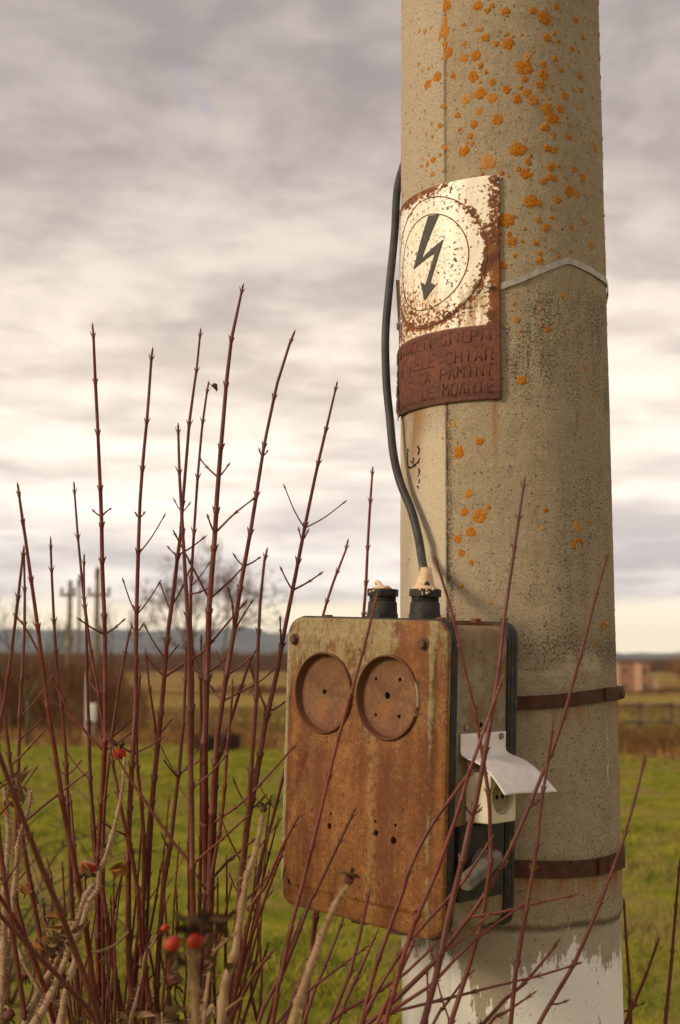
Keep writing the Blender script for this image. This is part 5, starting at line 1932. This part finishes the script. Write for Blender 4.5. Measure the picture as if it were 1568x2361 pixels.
M_CANE = mat('rose_cane', m_cane)
M_CANEP = mat('rose_cane_pale', lambda t: m_cane(t, True))
M_HIP = simple('red_hip', (0.30, 0.016, 0.008), (0.42, 0.04, 0.012), 90, 0.38, 0, 0.5, 0.003)
M_HIPD = simple('shrivelled_hip', (0.075, 0.022, 0.014), (0.13, 0.05, 0.026), 120, 0.6, 0, 0.7, 0.003)
M_SEPAL = simple('dry_sepal', (0.05, 0.028, 0.016), (0.11, 0.065, 0.035), 120, 0.85)


def cane(root, vpts, w0, w1, y0, y1, base, m, thorns=40, seed=1, side=True):
    rg = random.Random(seed)
    ya, yb = vpts[0][1], vpts[-1][1]
    P = [at(x, y, y0 + (y1 - y0) * (y - ya) / max(1, yb - ya)) for x, y in vpts]
    if base:
        bp = Vector((base[0] + rg.uniform(-.1, .1), base[1] + rg.uniform(-.08, .08), -0.02))
        low = P[-1]
        dr = (P[-1] - P[-2]).normalized()
        P += [low + dr * 0.10, low.lerp(bp, 0.4) + dr * 0.03, low.lerp(bp, 0.7), bp]
    C = catmull(P, 7)
    fr = 7 * (len(vpts) - 1)
    rads = []
    for i in range(len(C)):
        f = min(1, i / fr)
        rads.append(0.5 * (w0 + (w1 - w0) * f) * PXM * (y0 + (y1 - y0) * f) * (1 + 0.28 * mnoise.noise(Vector((i * 0.45, seed, 0))) + (0.38 if i % 11 == 5 else 0.12 if i % 11 in (4, 6) else 0)))
    mb = MB()
    mb.tube(C, rads, 9)
    o = world_child(mb.build('cane', None, [m], smooth=True), root)
    if thorns:
        mb = MB()
        for k_ in range(thorns * 3):
            i = rg.randrange(1, min(len(C) - 1, fr + 4))
            c = C[i].lerp(C[i + 1] if i + 1 < len(C) else C[i], rg.random())
            d = (C[i + 1 if i + 1 < len(C) else i] - C[i - 1]).normalized()
            x = d.cross(Vector((rg.uniform(-1, 1), rg.uniform(-1, 1), rg.uniform(-1, 1)))).normalized()
            r = rads[i]
            ln = rg.uniform(0.0022, 0.0065)
            mb.tube([c + x * r * 0.8, c + x * (r + ln) + d * ln * 0.25], [0.0008, 0.0001], 4, cap=False)
        t_ = mb.build('thorns', None, [M_CANEP], smooth=False)
        t_.parent = o
        t_.matrix_parent_inverse = Matrix.Identity(4)
        tag(t_, kind='stuff')
    return C


def hip(root, vx, vy, Y, vr, dry=False, down=True, seed=0, att=None, star=False):
    rg = random.Random(seed + 50)
    c = at(vx, vy, Y)
    r = vr * PXM * Y
    mb = MB()
    mb.blob(c, r, 14, 10, 0.22 if not dry else 0.42, 1.8 if not dry else 2.6, seed * 1.9, (1.06, 1, 0.9))
    h = world_child(mb.build('rose_hip', None, [M_HIPD if dry else M_HIP], smooth=True), root)
    s = -1 if down else 1
    mb = MB()
    for k_ in range(9 if star else 5):
        a = 2 * math.pi * k_ / (9 if star else 5) + rg.uniform(-.4, .4)
        d = Vector((math.cos(a) * 0.9, math.sin(a) * 0.9, s * (rg.uniform(-0.5, 0.9) if star else rg.uniform(0.6, 1.5))))
        leaf(mb, c + Vector((math.cos(a) * r * 0.25, math.sin(a) * r * 0.25, s * r * 0.8)), d, Vector((0.2, -0.8, 0.4)), r * rg.uniform(1.0, 1.8) * (1.35 if star else 1), r * (0.75 if star else 0.42), 0.7, rg, 4, 3)
    sp_ = mb.build('sepals', None, [M_SEPAL], smooth=True)
    sp_.parent = h
    sp_.matrix_parent_inverse = Matrix.Identity(4)
    if att is not None:
        mb = MB()
        a = at(att[0], att[1], Y + 0.01)
        q = c - Vector((0, 0, s * r * 0.8))
        mb.tube(catmull([q, q.lerp(a, 0.5) + Vector((0, 0, 0.004)), a], 4), 0.0011, 6)
        t_ = mb.build('hip_stalk', None, [M_CANE], smooth=True)
        t_.parent = h
        t_.matrix_parent_inverse = Matrix.Identity(4)


def leafy(root, spots, m, Y, rg, size=0.02):
    for vx, vy, k_ in spots:
        for _ in range(k_):
            mb = MB()
            d = Vector((rg.uniform(-1, 1), rg.uniform(-.6, .6), rg.uniform(-1, .5)))
            leaf(mb, at(vx + rg.uniform(-6, 6), vy + rg.uniform(-6, 6), Y + rg.uniform(-.03, .03)), d, Vector((rg.uniform(-1, 1), -1, rg.uniform(-.5, 1))),
                 size * rg.uniform(0.6, 1.3), size * rg.uniform(0.35, 0.6), rg.uniform(0.5, 1.0), rg)
            world_child(mb.build('dry_leaf', None, [m], smooth=True), root)


RB1 = (-0.52, 1.78)
RO1 = tag(empty('rose_bush', (RB1[0], RB1[1], 0)), 'thorny grey brown rose canes with red hips at the lower left', 'rose bush')
cane(RO1, [(287, 1745), (286, 1770), (282, 1817), (270, 1880), (255, 1937), (242, 1980), (220, 2030), (197, 2067), (180, 2119), (150, 2181), (112, 2251), (75, 2319), (57, 2361)], 6, 17, 1.78, 1.70, RB1, M_CANE, 60, 11)
cane(RO1, [(10, 1810), (15, 1867), (20, 1930), (15, 1992), (12, 2067), (10, 2144), (8, 2230), (5, 2294), (0, 2361)], 10, 19, 1.75, 1.72, RB1, M_CANE, 70, 12)
cane(RO1, [(66, 1822), (70, 1840), (62, 1877), (48, 1920), (41, 1960), (37, 2017), (30, 2082), (27, 2119), (17, 2194), (12, 2280), (8, 2361)], 7, 17, 1.78, 1.74, RB1, M_CANE, 70, 13)
cane(RO1, [(228, 2010), (225, 2050), (205, 2080), (190, 2130), (170, 2180), (172, 2219), (150, 2294), (140, 2361)], 10, 16, 1.72, 1.66, RB1, M_CANE, 50, 14)
cane(RO1, [(170, 2160), (150, 2215), (125, 2275), (92, 2344), (80, 2361)], 12, 17, 1.70, 1.66, RB1, M_CANE, 40, 15)
cane(RO1, [(80, 2235), (75, 2280), (58, 2330), (50, 2361)], 4, 6, 1.85, 1.82, RB1, M_SEPAL, 4, 16)
cane(RO1, [(296, 2148), (270, 2175), (240, 2190), (212, 2196)], 5, 7, 1.72, 1.72, None, M_CANEP, 0, 17)
hip(RO1, 275, 1738, 1.79, 15, seed=1, att=(287, 1752), down=False)
hip(RO1, 203, 1999, 1.74, 16, seed=2, att=(222, 2006))
hip(RO1, 60, 2247, 1.80, 11, True, seed=3, att=(72, 2236))
hip(RO1, 20, 2340, 1.70, 13, True, seed=4, att=(10, 2325))
hip(RO1, 242, 2260, 1.92, 9, True, seed=5, att=(248, 2235))
hip(RO1, 258, 2288, 1.92, 11, True, seed=6, att=(262, 2262))
hip(RO1, 304, 2216, 1.95, 9, True, seed=7, att=(300, 2195))
hip(RO1, 381, 2140, 1.80, 10, False, seed=8, att=(390, 2160))
cane(RO1, [(318, 2262), (312, 2290), (290, 2330), (270, 2361)], 4, 6, 1.85, 1.82, RB1, M_SEPAL, 6, 31)
cane(RO1, [(88, 2085), (100, 2120), (112, 2160), (118, 2200), (100, 2290), (80, 2361)], 3.5, 6, 1.80, 1.80, RB1, M_CANE, 12, 32)
cane(RO1, [(362, 2155), (350, 2180), (335, 2200), (325, 2260), (300, 2361)], 4, 7, 1.85, 1.82, RB1, M_CANE, 14, 33)
cane(RO1, [(65, 1950), (90, 2050), (115, 2075), (128, 2040)], 3.5, 3, 1.8, 1.8, None, M_CANE, 8, 34)
cane(RO1, [(30, 2150), (60, 2230), (100, 2300), (120, 2361)], 6, 12, 1.72, 1.7, RB1, M_CANE, 30, 35)
rg = random.Random(5)
leafy(RO1, [(115, 2172, 3), (133, 2190, 4), (148, 2160, 3), (160, 2180, 3), (250, 2230, 2), (300, 2350, 3), (180, 2345, 3), (240, 2350, 3)], M_TLEAF, 1.72, rg, 0.018)
leafy(RO1, [(256, 2003, 2), (262, 1998, 1)], M_OLEAF, 1.72, rg, 0.026)
leafy(RO1, [(187, 1985, 3), (50, 1812, 3), (62, 1830, 2), (8, 1808, 3)], M_TLEAF, 1.75, rg, 0.022)
leafy(RO1, [(125, 2165, 3), (125, 2215, 3), (105, 2195, 2), (180, 2165, 2), (47, 2040, 2), (140, 2125, 2)], M_OLEAF, 1.72, rg, 0.022)
leafy(RO1, [(150, 2195, 4), (140, 2240, 3), (165, 2150, 3), (120, 2290, 3), (130, 2180, 4), (155, 2130, 3)], M_TLEAF, 1.70, rg, 0.022)
leafy(RO1, [(12, 1845, 2), (8, 1850, 2)], M_OLEAF, 1.74, rg, 0.018)

RB2 = (-0.06, 1.12)
RO2 = tag(empty('rose_bush', (RB2[0], RB2[1], 0)), 'pale tan rose canes nearest the viewer, with a pair of red hips', 'rose bush')
cane(RO2, [(606, 1878), (602, 1900), (594, 1942), (582, 1987), (569, 2022), (563, 2060), (552, 2131), (539, 2206), (519, 2269), (509, 2361)], 10, 20, 1.42, 1.36, RB2, M_CANEP, 22, 21)
cane(RO2, [(569, 2022), (550, 2026)], 4, 3, 1.40, 1.40, None, M_CANEP, 0, 25)
cane(RO2, [(803, 2042), (790, 2060), (778, 2077), (758, 2120), (738, 2167), (725, 2205), (708, 2252), (690, 2310), (675, 2361)], 11, 22, 1.28, 1.24, RB2, M_CANEP, 22, 22)
cane(RO2, [(440, 2186), (442, 2210), (447, 2269), (452, 2361)], 14, 19, 1.0, 1.0, RB2, M_CANEP, 16, 23)
cane(RO2, [(545, 2150), (515, 2175), (492, 2200), (482, 2250), (474, 2310), (470, 2361)], 6, 9, 1.35, 1.32, RB2, M_CANEP, 14, 24)
cane(RO2, [(520, 2330), (545, 2310), (560, 2300)], 5, 3, 1.3, 1.3, None, M_CANEP, 0, 26)
hip(RO2, 608, 1865, 1.42, 9, True, down=False, seed=11, star=True)
hip(RO2, 805, 2028, 1.22, 12, True, down=False, seed=12, star=True)
hip(RO2, 398, 2176, 0.99, 18, False, seed=13, att=(435, 2192))
hip(RO2, 450, 2168, 0.99, 19, False, down=False, seed=14, att=(444, 2195))
hip(RO2, 402, 2258, 1.60, 16, True, seed=15, att=(405, 2232))
leafy(RO2, [(428, 2130, 3), (470, 2130, 4), (488, 2120, 4), (458, 2110, 3), (410, 2205, 2)], M_SEPAL, 1.0, rg, 0.016)
leafy(RO2, [(485, 2150, 2), (460, 2205, 2)], M_DLEAF, 1.12, rg, 0.018)
leafy(RO2, [(540, 2225, 1), (468, 2235, 2)], M_DLEAF, 1.34, rg, 0.018)
leafy(RO2, [(430, 2345, 4), (490, 2340, 4), (385, 2350, 3), (365, 2340, 3)], M_TLEAF, 1.5, rg, 0.026)


# ------------------------------------------------------------------ distant bare trees and shrubs
M_BARK = simple('bare_branches', (0.12, 0.088, 0.062), (0.17, 0.125, 0.088), 8, 0.9)
M_BARKR = simple('reddish_branches', (0.16, 0.078, 0.04), (0.25, 0.14, 0.07), 0.5, 0.9)
M_BARKG = simple('olive_branches', (0.085, 0.075, 0.035), (0.12, 0.10, 0.05), 5, 0.9)


def grow(mb, p, d, ln, r, depth, rg, spread=0.55, up=0.15, split=(2, 3), n=5, rmin=0.0):
    q = p
    P, Rr = [p], [r]
    for i in range(3):
        d = (d + Vector((rg.gauss(0, .16), rg.gauss(0, .16), rg.gauss(0, .10) + up * 0.4))).normalized()
        q = q + d * (ln / 3)
        P.append(q)
        Rr.append(r * (1 - 0.13 * (i + 1)))
    mb.tube(P, [max(q_, rmin) for q_ in Rr], n if r > 0.02 else 3, cap=False)
    if depth == 0: return
    for i in range(rg.randint(*split)):
        a = rg.uniform(0, 6.283)
        x = d.cross(Vector((0.3, 0.2, 1))).normalized()
        y = d.cross(x)
        nd = (d + (x * math.cos(a) + y * math.sin(a)) * spread * rg.uniform(0.7, 1.5) + Vector((0, 0, up))).normalized()
        st = P[rg.choice((2, 3, 3))]
        grow(mb, st, nd, ln * rg.uniform(0.62, 0.86), r * rg.uniform(0.52, 0.7), depth - 1, rg, spread, up, split, n, rmin)


def bare_tree(name, label, base, h, trunk_r, seed, m, depth=7, group=None, spread=0.55, up=0.12, frac=0.22, cat='tree', split=(2, 3)):
    rg = random.Random(seed)
    root = tag(empty(name, base), label, cat, group)
    mb = MB()
    P = [Vector((0, 0, -0.3)), Vector((0.02, 0, h * frac * 0.5)), Vector((0.0, 0.02, h * frac))]
    mb.tube(P, [trunk_r * 1.2, trunk_r, trunk_r * 0.85], 8)
    mb.build('trunk', root, [m], smooth=True)
    mb = MB()
    for i in range(4):
        a = 6.283 * i / 4 + rg.uniform(-.5, .5)
        grow(mb, P[-1], Vector((math.cos(a) * 0.75, math.sin(a) * 0.75, 1)).normalized(), h * 0.24, trunk_r * 0.6, depth - 1, rg, spread, up, split, 5, h * 0.0015)
    mb.build('crown', root, [m])
    return root


def gat(vx, Y): return Vector(((vx - CX) / FV * Y, Y, ground_z(0, Y)))


bare_tree('bare_tree', 'leafless round crowned tree in the field left of centre', gat(470, 60), 8.6, 0.17, 4, M_BARK, 7, spread=0.8, up=0.06)
bare_tree('bare_sapling', 'spindly leafless sapling in front of the two far poles', gat(70, 22), 2.55, 0.03, 9, M_BARKG, 5, spread=0.55, up=0.18, frac=0.3)
bare_tree('bare_sapling', 'thin leafless sapling right of the crossarm pole', gat(265, 34), 3.5, 0.03, 19, M_BARKG, 4, spread=0.4, up=0.4, frac=0.35)
bare_tree('bare_sapling', 'slim leafless sapling at the left edge of the field', gat(-12, 26), 3.0, 0.03, 29, M_BARKG, 4, spread=0.4, up=0.35, frac=0.35)
bare_tree('bare_tree', 'leafless brown tree beyond the fence at the right edge', gat(1590, 120), 5.6, 0.16, 6, M_BARKR, 6, spread=0.7)


def arch_shrub(label, base, h, n, m, seed, name='bare_shrub', sub=5):
    rg = random.Random(seed)
    root = tag(empty(name, base), label, 'shrub')
    for i in range(n):
        mb = MB()
        a = rg.uniform(0, 6.283)
        d = Vector((math.cos(a), math.sin(a), 0))
        L = h * rg.uniform(0.7, 1.15)
        P = [Vector((rg.uniform(-.05, .05), rg.uniform(-.05, .05), -0.02))]
        for k_ in range(1, 6):
            t = k_ / 5
            P.append(P[0] + d * (L * 0.75 * t ** 1.3) + Vector((rg.gauss(0, .03), rg.gauss(0, .03), L * (t - 0.42 * t * t) * 1.15)))
        C = catmull(P, 3)
        mb.tube(C, [0.009 * (1 - 0.75 * i_ / len(C)) for i_ in range(len(C))], 5)
        for q in range(sub):
            i_ = rg.randrange(5, len(C) - 1)
            dd = (d * rg.uniform(-.3, 1) + Vector((rg.gauss(0, .6), rg.gauss(0, .6), rg.uniform(-.3, .7)))).normalized()
            ln = rg.uniform(0.1, 0.4) * h
            e = C[i_]
            mb.tube([e, e + dd * ln * 0.5 + Vector((0, 0, 0.02)), e + dd * ln], [0.004, 0.003, 0.0015], 4)
        mb.build('branch', root, [m], smooth=True)
    return root


arch_shrub('arching bare olive shrub on the lawn behind the red stems', Vector((-1.42, 5.6, 0)), 1.15, 16, M_BARKG, 31)


def thicket(name, label, n, fx, hf, m, wid):
    """far brush that reads as one mass: many thin rising twigs"""
    rg = np.random.default_rng(len(label))
    V = []
    F = []
    for i in range(n):
        x, y = fx(rg)
        z = ground_z(x, y)
        h = hf(rg, x, y)
        z0 = z + h * rg.uniform(-0.05, 0.65)
        ln = h * rg.uniform(0.25, 0.6)
        dx, dy = rg.normal(0, 0.35 * ln, 2)
        w = wid * rg.uniform(0.5, 1.5)
        b = len(V)
        V += [(x - w, y, z0), (x + w, y + w, z0), (x + dx, y + dy, min(z0 + ln, z + h * 1.1))]
        F.append((b, b + 1, b + 2))
    me = bpy.data.meshes.new(name)
    me.from_pydata(V, [], F)
    return tag(link(name, me, None, [m]), label, 'thicket', kind='stuff')


M_THICK = simple('brown_thicket', (0.15, 0.066, 0.032), (0.31, 0.19, 0.085), 1.3, 0.9)


def nz_(x, s, q): return 0.5 + 0.5 * mnoise.noise(Vector((x * s, q, 1.3)))


thicket('far_wood', 'reddish brown band of bare woodland across the far plain', 30000,
        lambda r: ((r.uniform(-900, 2000) - CX) / FV * 700, 700 + r.normal(0, 40)),
        lambda r, x, y: 6.5 + 5.5 * nz_(x, 0.022, 0) + 2.0 * nz_(x, 0.11, 4) - (4.5 if x > 130 else 0), M_BARKR, 0.32)
thicket('far_hedge', 'broken line of brown hedge across the middle of the field', 6000,
        lambda r: ((r.uniform(-700, 1900) - CX) / FV * 190, 190 + r.normal(0, 4)),
        lambda r, x, y: 0.3 + 3.4 * max(0, nz_(x, 0.07, 7) - 0.32), M_BARKR, 0.10)
thicket('left_thicket', 'brown bare thicket at the far left beside the lawn', 9500,
        lambda r: (lambda y: ((min(330, r.uniform(-420, 360) - abs(r.normal(0, 25))) - CX) / FV * y, y))(27 + abs(r.normal(0, 4))),
        lambda r, x, y: 0.9 + 1.35 * nz_(x, 0.55, 3) * (0.35 if (x / y * FV + CX) > 290 else 1), M_THICK, 0.010)
M_STRAW = simple('straw_grass', (0.30, 0.225, 0.075), (0.23, 0.165, 0.06), 2.0, 0.95)
M_STRAWR = simple('brown_grass', (0.215, 0.115, 0.045), (0.28, 0.17, 0.06), 2.0, 0.95)
thicket('field_tussocks', 'straw coloured tussocks scattered over the far field', 12000,
        lambda r: (lambda y: ((r.uniform(-200, 1750) - CX) / FV * y, y))(34 + 62 * r.random()),
        lambda r, x, y: 0.16 + 0.35 * nz_(x, 0.3, y * 0.2), M_STRAW, 0.05)
thicket('bank_grass', 'brown grass bank between the lawn and the rail fence', 9000,
        lambda r: (lambda x: (x, 21.4 - 0.5 * x + abs(r.normal(0, 2.6))))(r.uniform(2.5, 12)),
        lambda r, x, y: 0.16 + 0.22 * nz_(x, 0.9, y * 0.3), M_STRAWR, 0.012)


# ------------------------------------------------------------------ far things that can be picked out
M_CONC = simple('grey_brown_pole', (0.19, 0.155, 0.105), (0.25, 0.205, 0.14), 3, 0.9)
M_INS = simple('dark_insulator', (0.05, 0.045, 0.04), (0.09, 0.075, 0.06), 10, 0.5)
M_WOOD = simple('grey_fence_wood', (0.125, 0.095, 0.06), (0.175, 0.135, 0.085), 6, 0.9)


def far_pole(label, vx, vytop, Y, wtop, arms):
    b = gat(vx, Y)
    ztop = at(vx, vytop, Y).z
    root = tag(empty('utility_pole', b), label, 'utility pole', 'far utility poles in the field')
    mb = MB()
    r = wtop / 2 / FV * Y
    H = ztop - b.z
    mb.tube([Vector((0, 0, -0.5)), Vector((0, 0, H * 0.5)), Vector((0, 0, H))], [r * 1.5, r * 1.25, r], 10)
    mb.build('shaft', root, [M_CONC], smooth=True)
    for vy, l, rr_ in arms:
        z = at(vx, vy, Y).z - b.z
        mb = MB()
        mb.box(-l / FV * Y, rr_ / FV * Y, -0.06 - r, 0.02 - r, z - 0.07, z + 0.07)
        arm = mb.build('crossarm', root, [M_CONC])
        bevel(arm, 0.01)
        for s_ in (-l / FV * Y + 0.08, rr_ / FV * Y - 0.08):
            mb = MB()
            n = 8
            mb.loft([[Vector((s_ + math.cos(6.283 * i / n) * q, -0.02 - r + math.sin(6.283 * i / n) * q, z + 0.07 + hz)) for i in range(n)]
                     for hz, q in ((0, 0.03), (0.06, 0.03), (0.08, 0.075), (0.14, 0.08), (0.16, 0.05), (0.22, 0.06), (0.26, 0.03))])
            mb.build('insulator', arm, [M_INS], smooth=True)
    return root


far_pole('left far concrete utility pole with short crossarm above the thicket', 162, 1338, 56, 10, [(1372, 22, 16)])
far_pole('right far concrete utility pole with the widest crossarm', 225, 1308, 54, 11, [(1372, 22, 32), (1330, 6, 6)])
far_pole('slender far pole standing between the two crossarm poles', 184, 1325, 62, 6, [(1350, 6, 5)])

# white meter box on its white post at the lawn's edge
Yw = 22.5
wb = tag(empty('meter_post', gat(210, Yw)), 'small white metal cabinet on a post at the lawn edge', 'meter post')
px = Yw / FV
mb = MB()
mb.box(-8 * px, -2.5 * px, 0, 0.05, -0.1, 1.25)
bevel(mb.build('post', wb, [simple('white_post', (0.62, 0.58, 0.52), (0.54, 0.50, 0.44), 9, 0.6)]), 0.006)
zb0 = at(210, 1665, Yw).z - wb.location.z
zb1 = at(210, 1622, Yw).z - wb.location.z
mb = MB()
mb.box(-2.2 * px, 17 * px, -0.02, 0.10, zb0, zb1)
bevel(mb.build('cabinet', wb, [simple('white_cabinet', (0.66, 0.62, 0.56), (0.58, 0.54, 0.48), 6, 0.5)]), 0.012)
mb = MB()
mb.box(-0.5 * px, 15 * px, -0.028, -0.0195, zb0 + 0.02, zb1 - 0.02)
bevel(mb.build('cabinet_door', wb, [simple('white_door', (0.64, 0.60, 0.54), (0.60, 0.56, 0.50), 6, 0.5)]), 0.004)
mb = MB()
mb.tube([Vector((12 * px, 0.04, -0.05)), Vector((12 * px, 0.04, zb0 + 0.01))], 0.03, 10)
mb.build('pipe', wb, [M_CONC], smooth=True)


# dark heap at the lawn's far edge
def heap():
    Y = 20.4
    root = tag(empty('brush_heap', gat(505, Y)), 'dark brown heap of brush lying at the far lawn edge', 'heap')
    px = Y / FV
    rg = random.Random(8)
    M = simple('dark_heap', (0.035, 0.022, 0.016), (0.075, 0.042, 0.028), 9, 0.95, 0, 0.8, 0.03)
    mb = MB()
    for cx, cz, r, sq in ((22, 18, 27, (1, 0.8, 0.95)), (35, 16, 20, (0.8, 0.9, 0.95)), (-22, 15, 20, (1.1, 0.9, 0.95)), (-40, 8, 14, (1.2, 1, 0.8))):
        mb.blob(Vector((cx * px, 0, cz * px)), r * px, 14, 10, 0.35, 2.4, cx, sq)
    mb.build('mound', root, [M], smooth=True)
    mb = MB()
    for i in range(160):
        c = Vector((rg.uniform(-50, 48) * px, rg.uniform(-.12, .1), rg.uniform(2, 36) * px))
        d = Vector((rg.gauss(0, 1), rg.gauss(0, .6), rg.gauss(0.2, .6))).normalized() * rg.uniform(0.05, 0.16)
        mb.tube([c - d, c + d], [0.006, 0.003], 4)
    tag(mb.build('brushwood', root, [M]), kind='stuff')


heap()

M_STONE = simple('pale_stone', (0.52, 0.46, 0.32), (0.42, 0.36, 0.25), 8, 0.9, 0, 0.5, 0.01)
for vx, vy, vr, sd, lb in ((30, 1622, 9, 1, 'left pale stone lying among red leaves by the far left thicket'), (58, 1622, 11, 2, 'right pale stone lying among red leaves by the far left thicket')):
    Y = 40.0
    o = tag(empty('stone', Vector(((vx - CX) / FV * Y, Y, ground_z(0, Y)))), lb, 'stone', 'pale stones by the thicket')
    zc = at(vx, vy, Y).z - o.location.z
    mb = MB()
    mb.blob(Vector((0, 0, zc)), vr / FV * Y, 12, 9, 0.3, 1.8, sd * 3.0, (1.1, 0.9, 0.75))
    mb.build('stone_body', o, [M_STONE], smooth=True)


# rail fences
def fence(label, x0, x1, Y, dY, zr, post_dx, zp, pw):
    root = tag(empty('rail_fence', Vector(((x0 - CX) / FV * Y, Y, ground_z(0, Y)))), label, 'fence')
    b = root.location
    n = int((x1 - x0) / post_dx) + 1
    pm = None
    for i in range(n + 1):
        X = (x0 + i * post_dx - CX) / FV * Y - b.x
        yy = dY * i / n
        if pm is None:
            mb = MB()
            w = pw / 2 / FV * Y
            mb.box(-w, w, -w, w, -0.4, zp - b.z)
            pm = mb.mesh('post')
            pm.materials.append(M_WOOD)
        o = bpy.data.objects.new('post', pm)
        COL.objects.link(o)
        o.parent = root
        o.location = (X, yy, ground_z(0, Y + yy) - b.z)
        bevel(o, 0.012)
        if i < n:
            X2 = (x0 + (i + 1) * post_dx - CX) / FV * Y - b.x
            for z in zr:
                mb = MB()
                e = random.uniform(-.012, .012)
                mb.tube([Vector((X - 0.03, yy - 0.09, z - b.z + e)), Vector((X2 + 0.03, yy + dY / n - 0.09, z - b.z - e))], 0.05, 7)
                mb.build('rail', root, [M_WOOD], smooth=True)


Yf = 48.0
fence('brown wooden rail fence crossing the field right of the pole', 1325, 1790, Yf, 1.5, [at(1500, 1627, Yf).z, at(1500, 1666, Yf).z], 75, at(1500, 1618, Yf).z, 8.5)
Yf = 34.0
fence('grey wooden rail fence in front of the far left thicket', -120, 150, Yf, 0.6, [at(50, 1586, Yf).z, at(50, 1625, Yf).z], 90, at(50, 1580, Yf).z, 5)


# brick house behind the pole on the right
def house():
    Y = 230.0
    b = Vector(((1400 - CX) / FV * Y, Y, ground_z(0, Y)))
    root = tag(empty('brick_house', b), 'orange brick house with pale piers seen far right of the pole', 'house')
    px = Y / FV
    M1 = simple('orange_brick', (0.36, 0.185, 0.115), (0.32, 0.155, 0.095), 1.5, 0.9)
    M2 = simple('pale_plaster', (0.58, 0.37, 0.25), (0.52, 0.33, 0.22), 1.5, 0.9)
    M3 = simple('flat_roof', (0.20, 0.14, 0.12), (0.26, 0.18, 0.15), 1.5, 0.9)
    MG = simple('dark_pane', (0.05, 0.05, 0.055), (0.08, 0.08, 0.085), 2, 0.3)
    zt = at(1460, 1526, Y).z - b.z
    mb = MB()
    mb.box(-60 * px, 92 * px, 0, 6, -1, zt - 0.12)
    mb.build('wall', root, [M1])
    mb = MB()
    mb.box(-62 * px, 94 * px, -0.3, 6.3, zt - 0.12, zt + 0.1)
    mb.build('roof', root, [M3])
    mb = MB()
    mb.box(94.5 * px, 112 * px, 0.5, 5, -1, zt - 2.9)
    w = mb.build('annex', root, [M2])
    for x in (-58, 8, 58):
        mb = MB()
        mb.box(x * px, (x + 16) * px, -0.14, -0.01, -1, zt - 0.14)
        mb.build('pier', root, [M2])
    for x in (-30, 30, 76):
        for z0 in (zt - 2.2, zt - 4.9):
            mb = MB()
            mb.box(x * px, (x + 10) * px, -0.06, -0.01, z0, z0 + 1.3)
            f = mb.build('window', root, [M2])
            mb = MB()
            mb.box((x + 1) * px, (x + 9) * px, -0.09, -0.062, z0 + 0.1, z0 + 1.2)
            mb.build('pane', f, [MG])


house()

# ------------------------------------------------------------------ air
def haze():
    mb = MB()
    mb.box(-9500, 9500, -500, 9500, -10.5, 190)
    m = bpy.data.materials.new('haze')
    m.use_nodes = True
    nt = m.node_tree
    for nd in list(nt.nodes): nt.nodes.remove(nd)
    out = nt.nodes.new('ShaderNodeOutputMaterial')
    v = nt.nodes.new('ShaderNodeVolumePrincipled')
    v.inputs['Color'].default_value = (0.66, 0.78, 0.95, 1)
    v.inputs['Density'].default_value = 0.000065
    v.inputs['Anisotropy'].default_value = 0.0
    nt.links.new(v.outputs[0], out.inputs['Volume'])
    tag(mb.build('haze', None, [m], fix=True), kind='stuff')


haze()
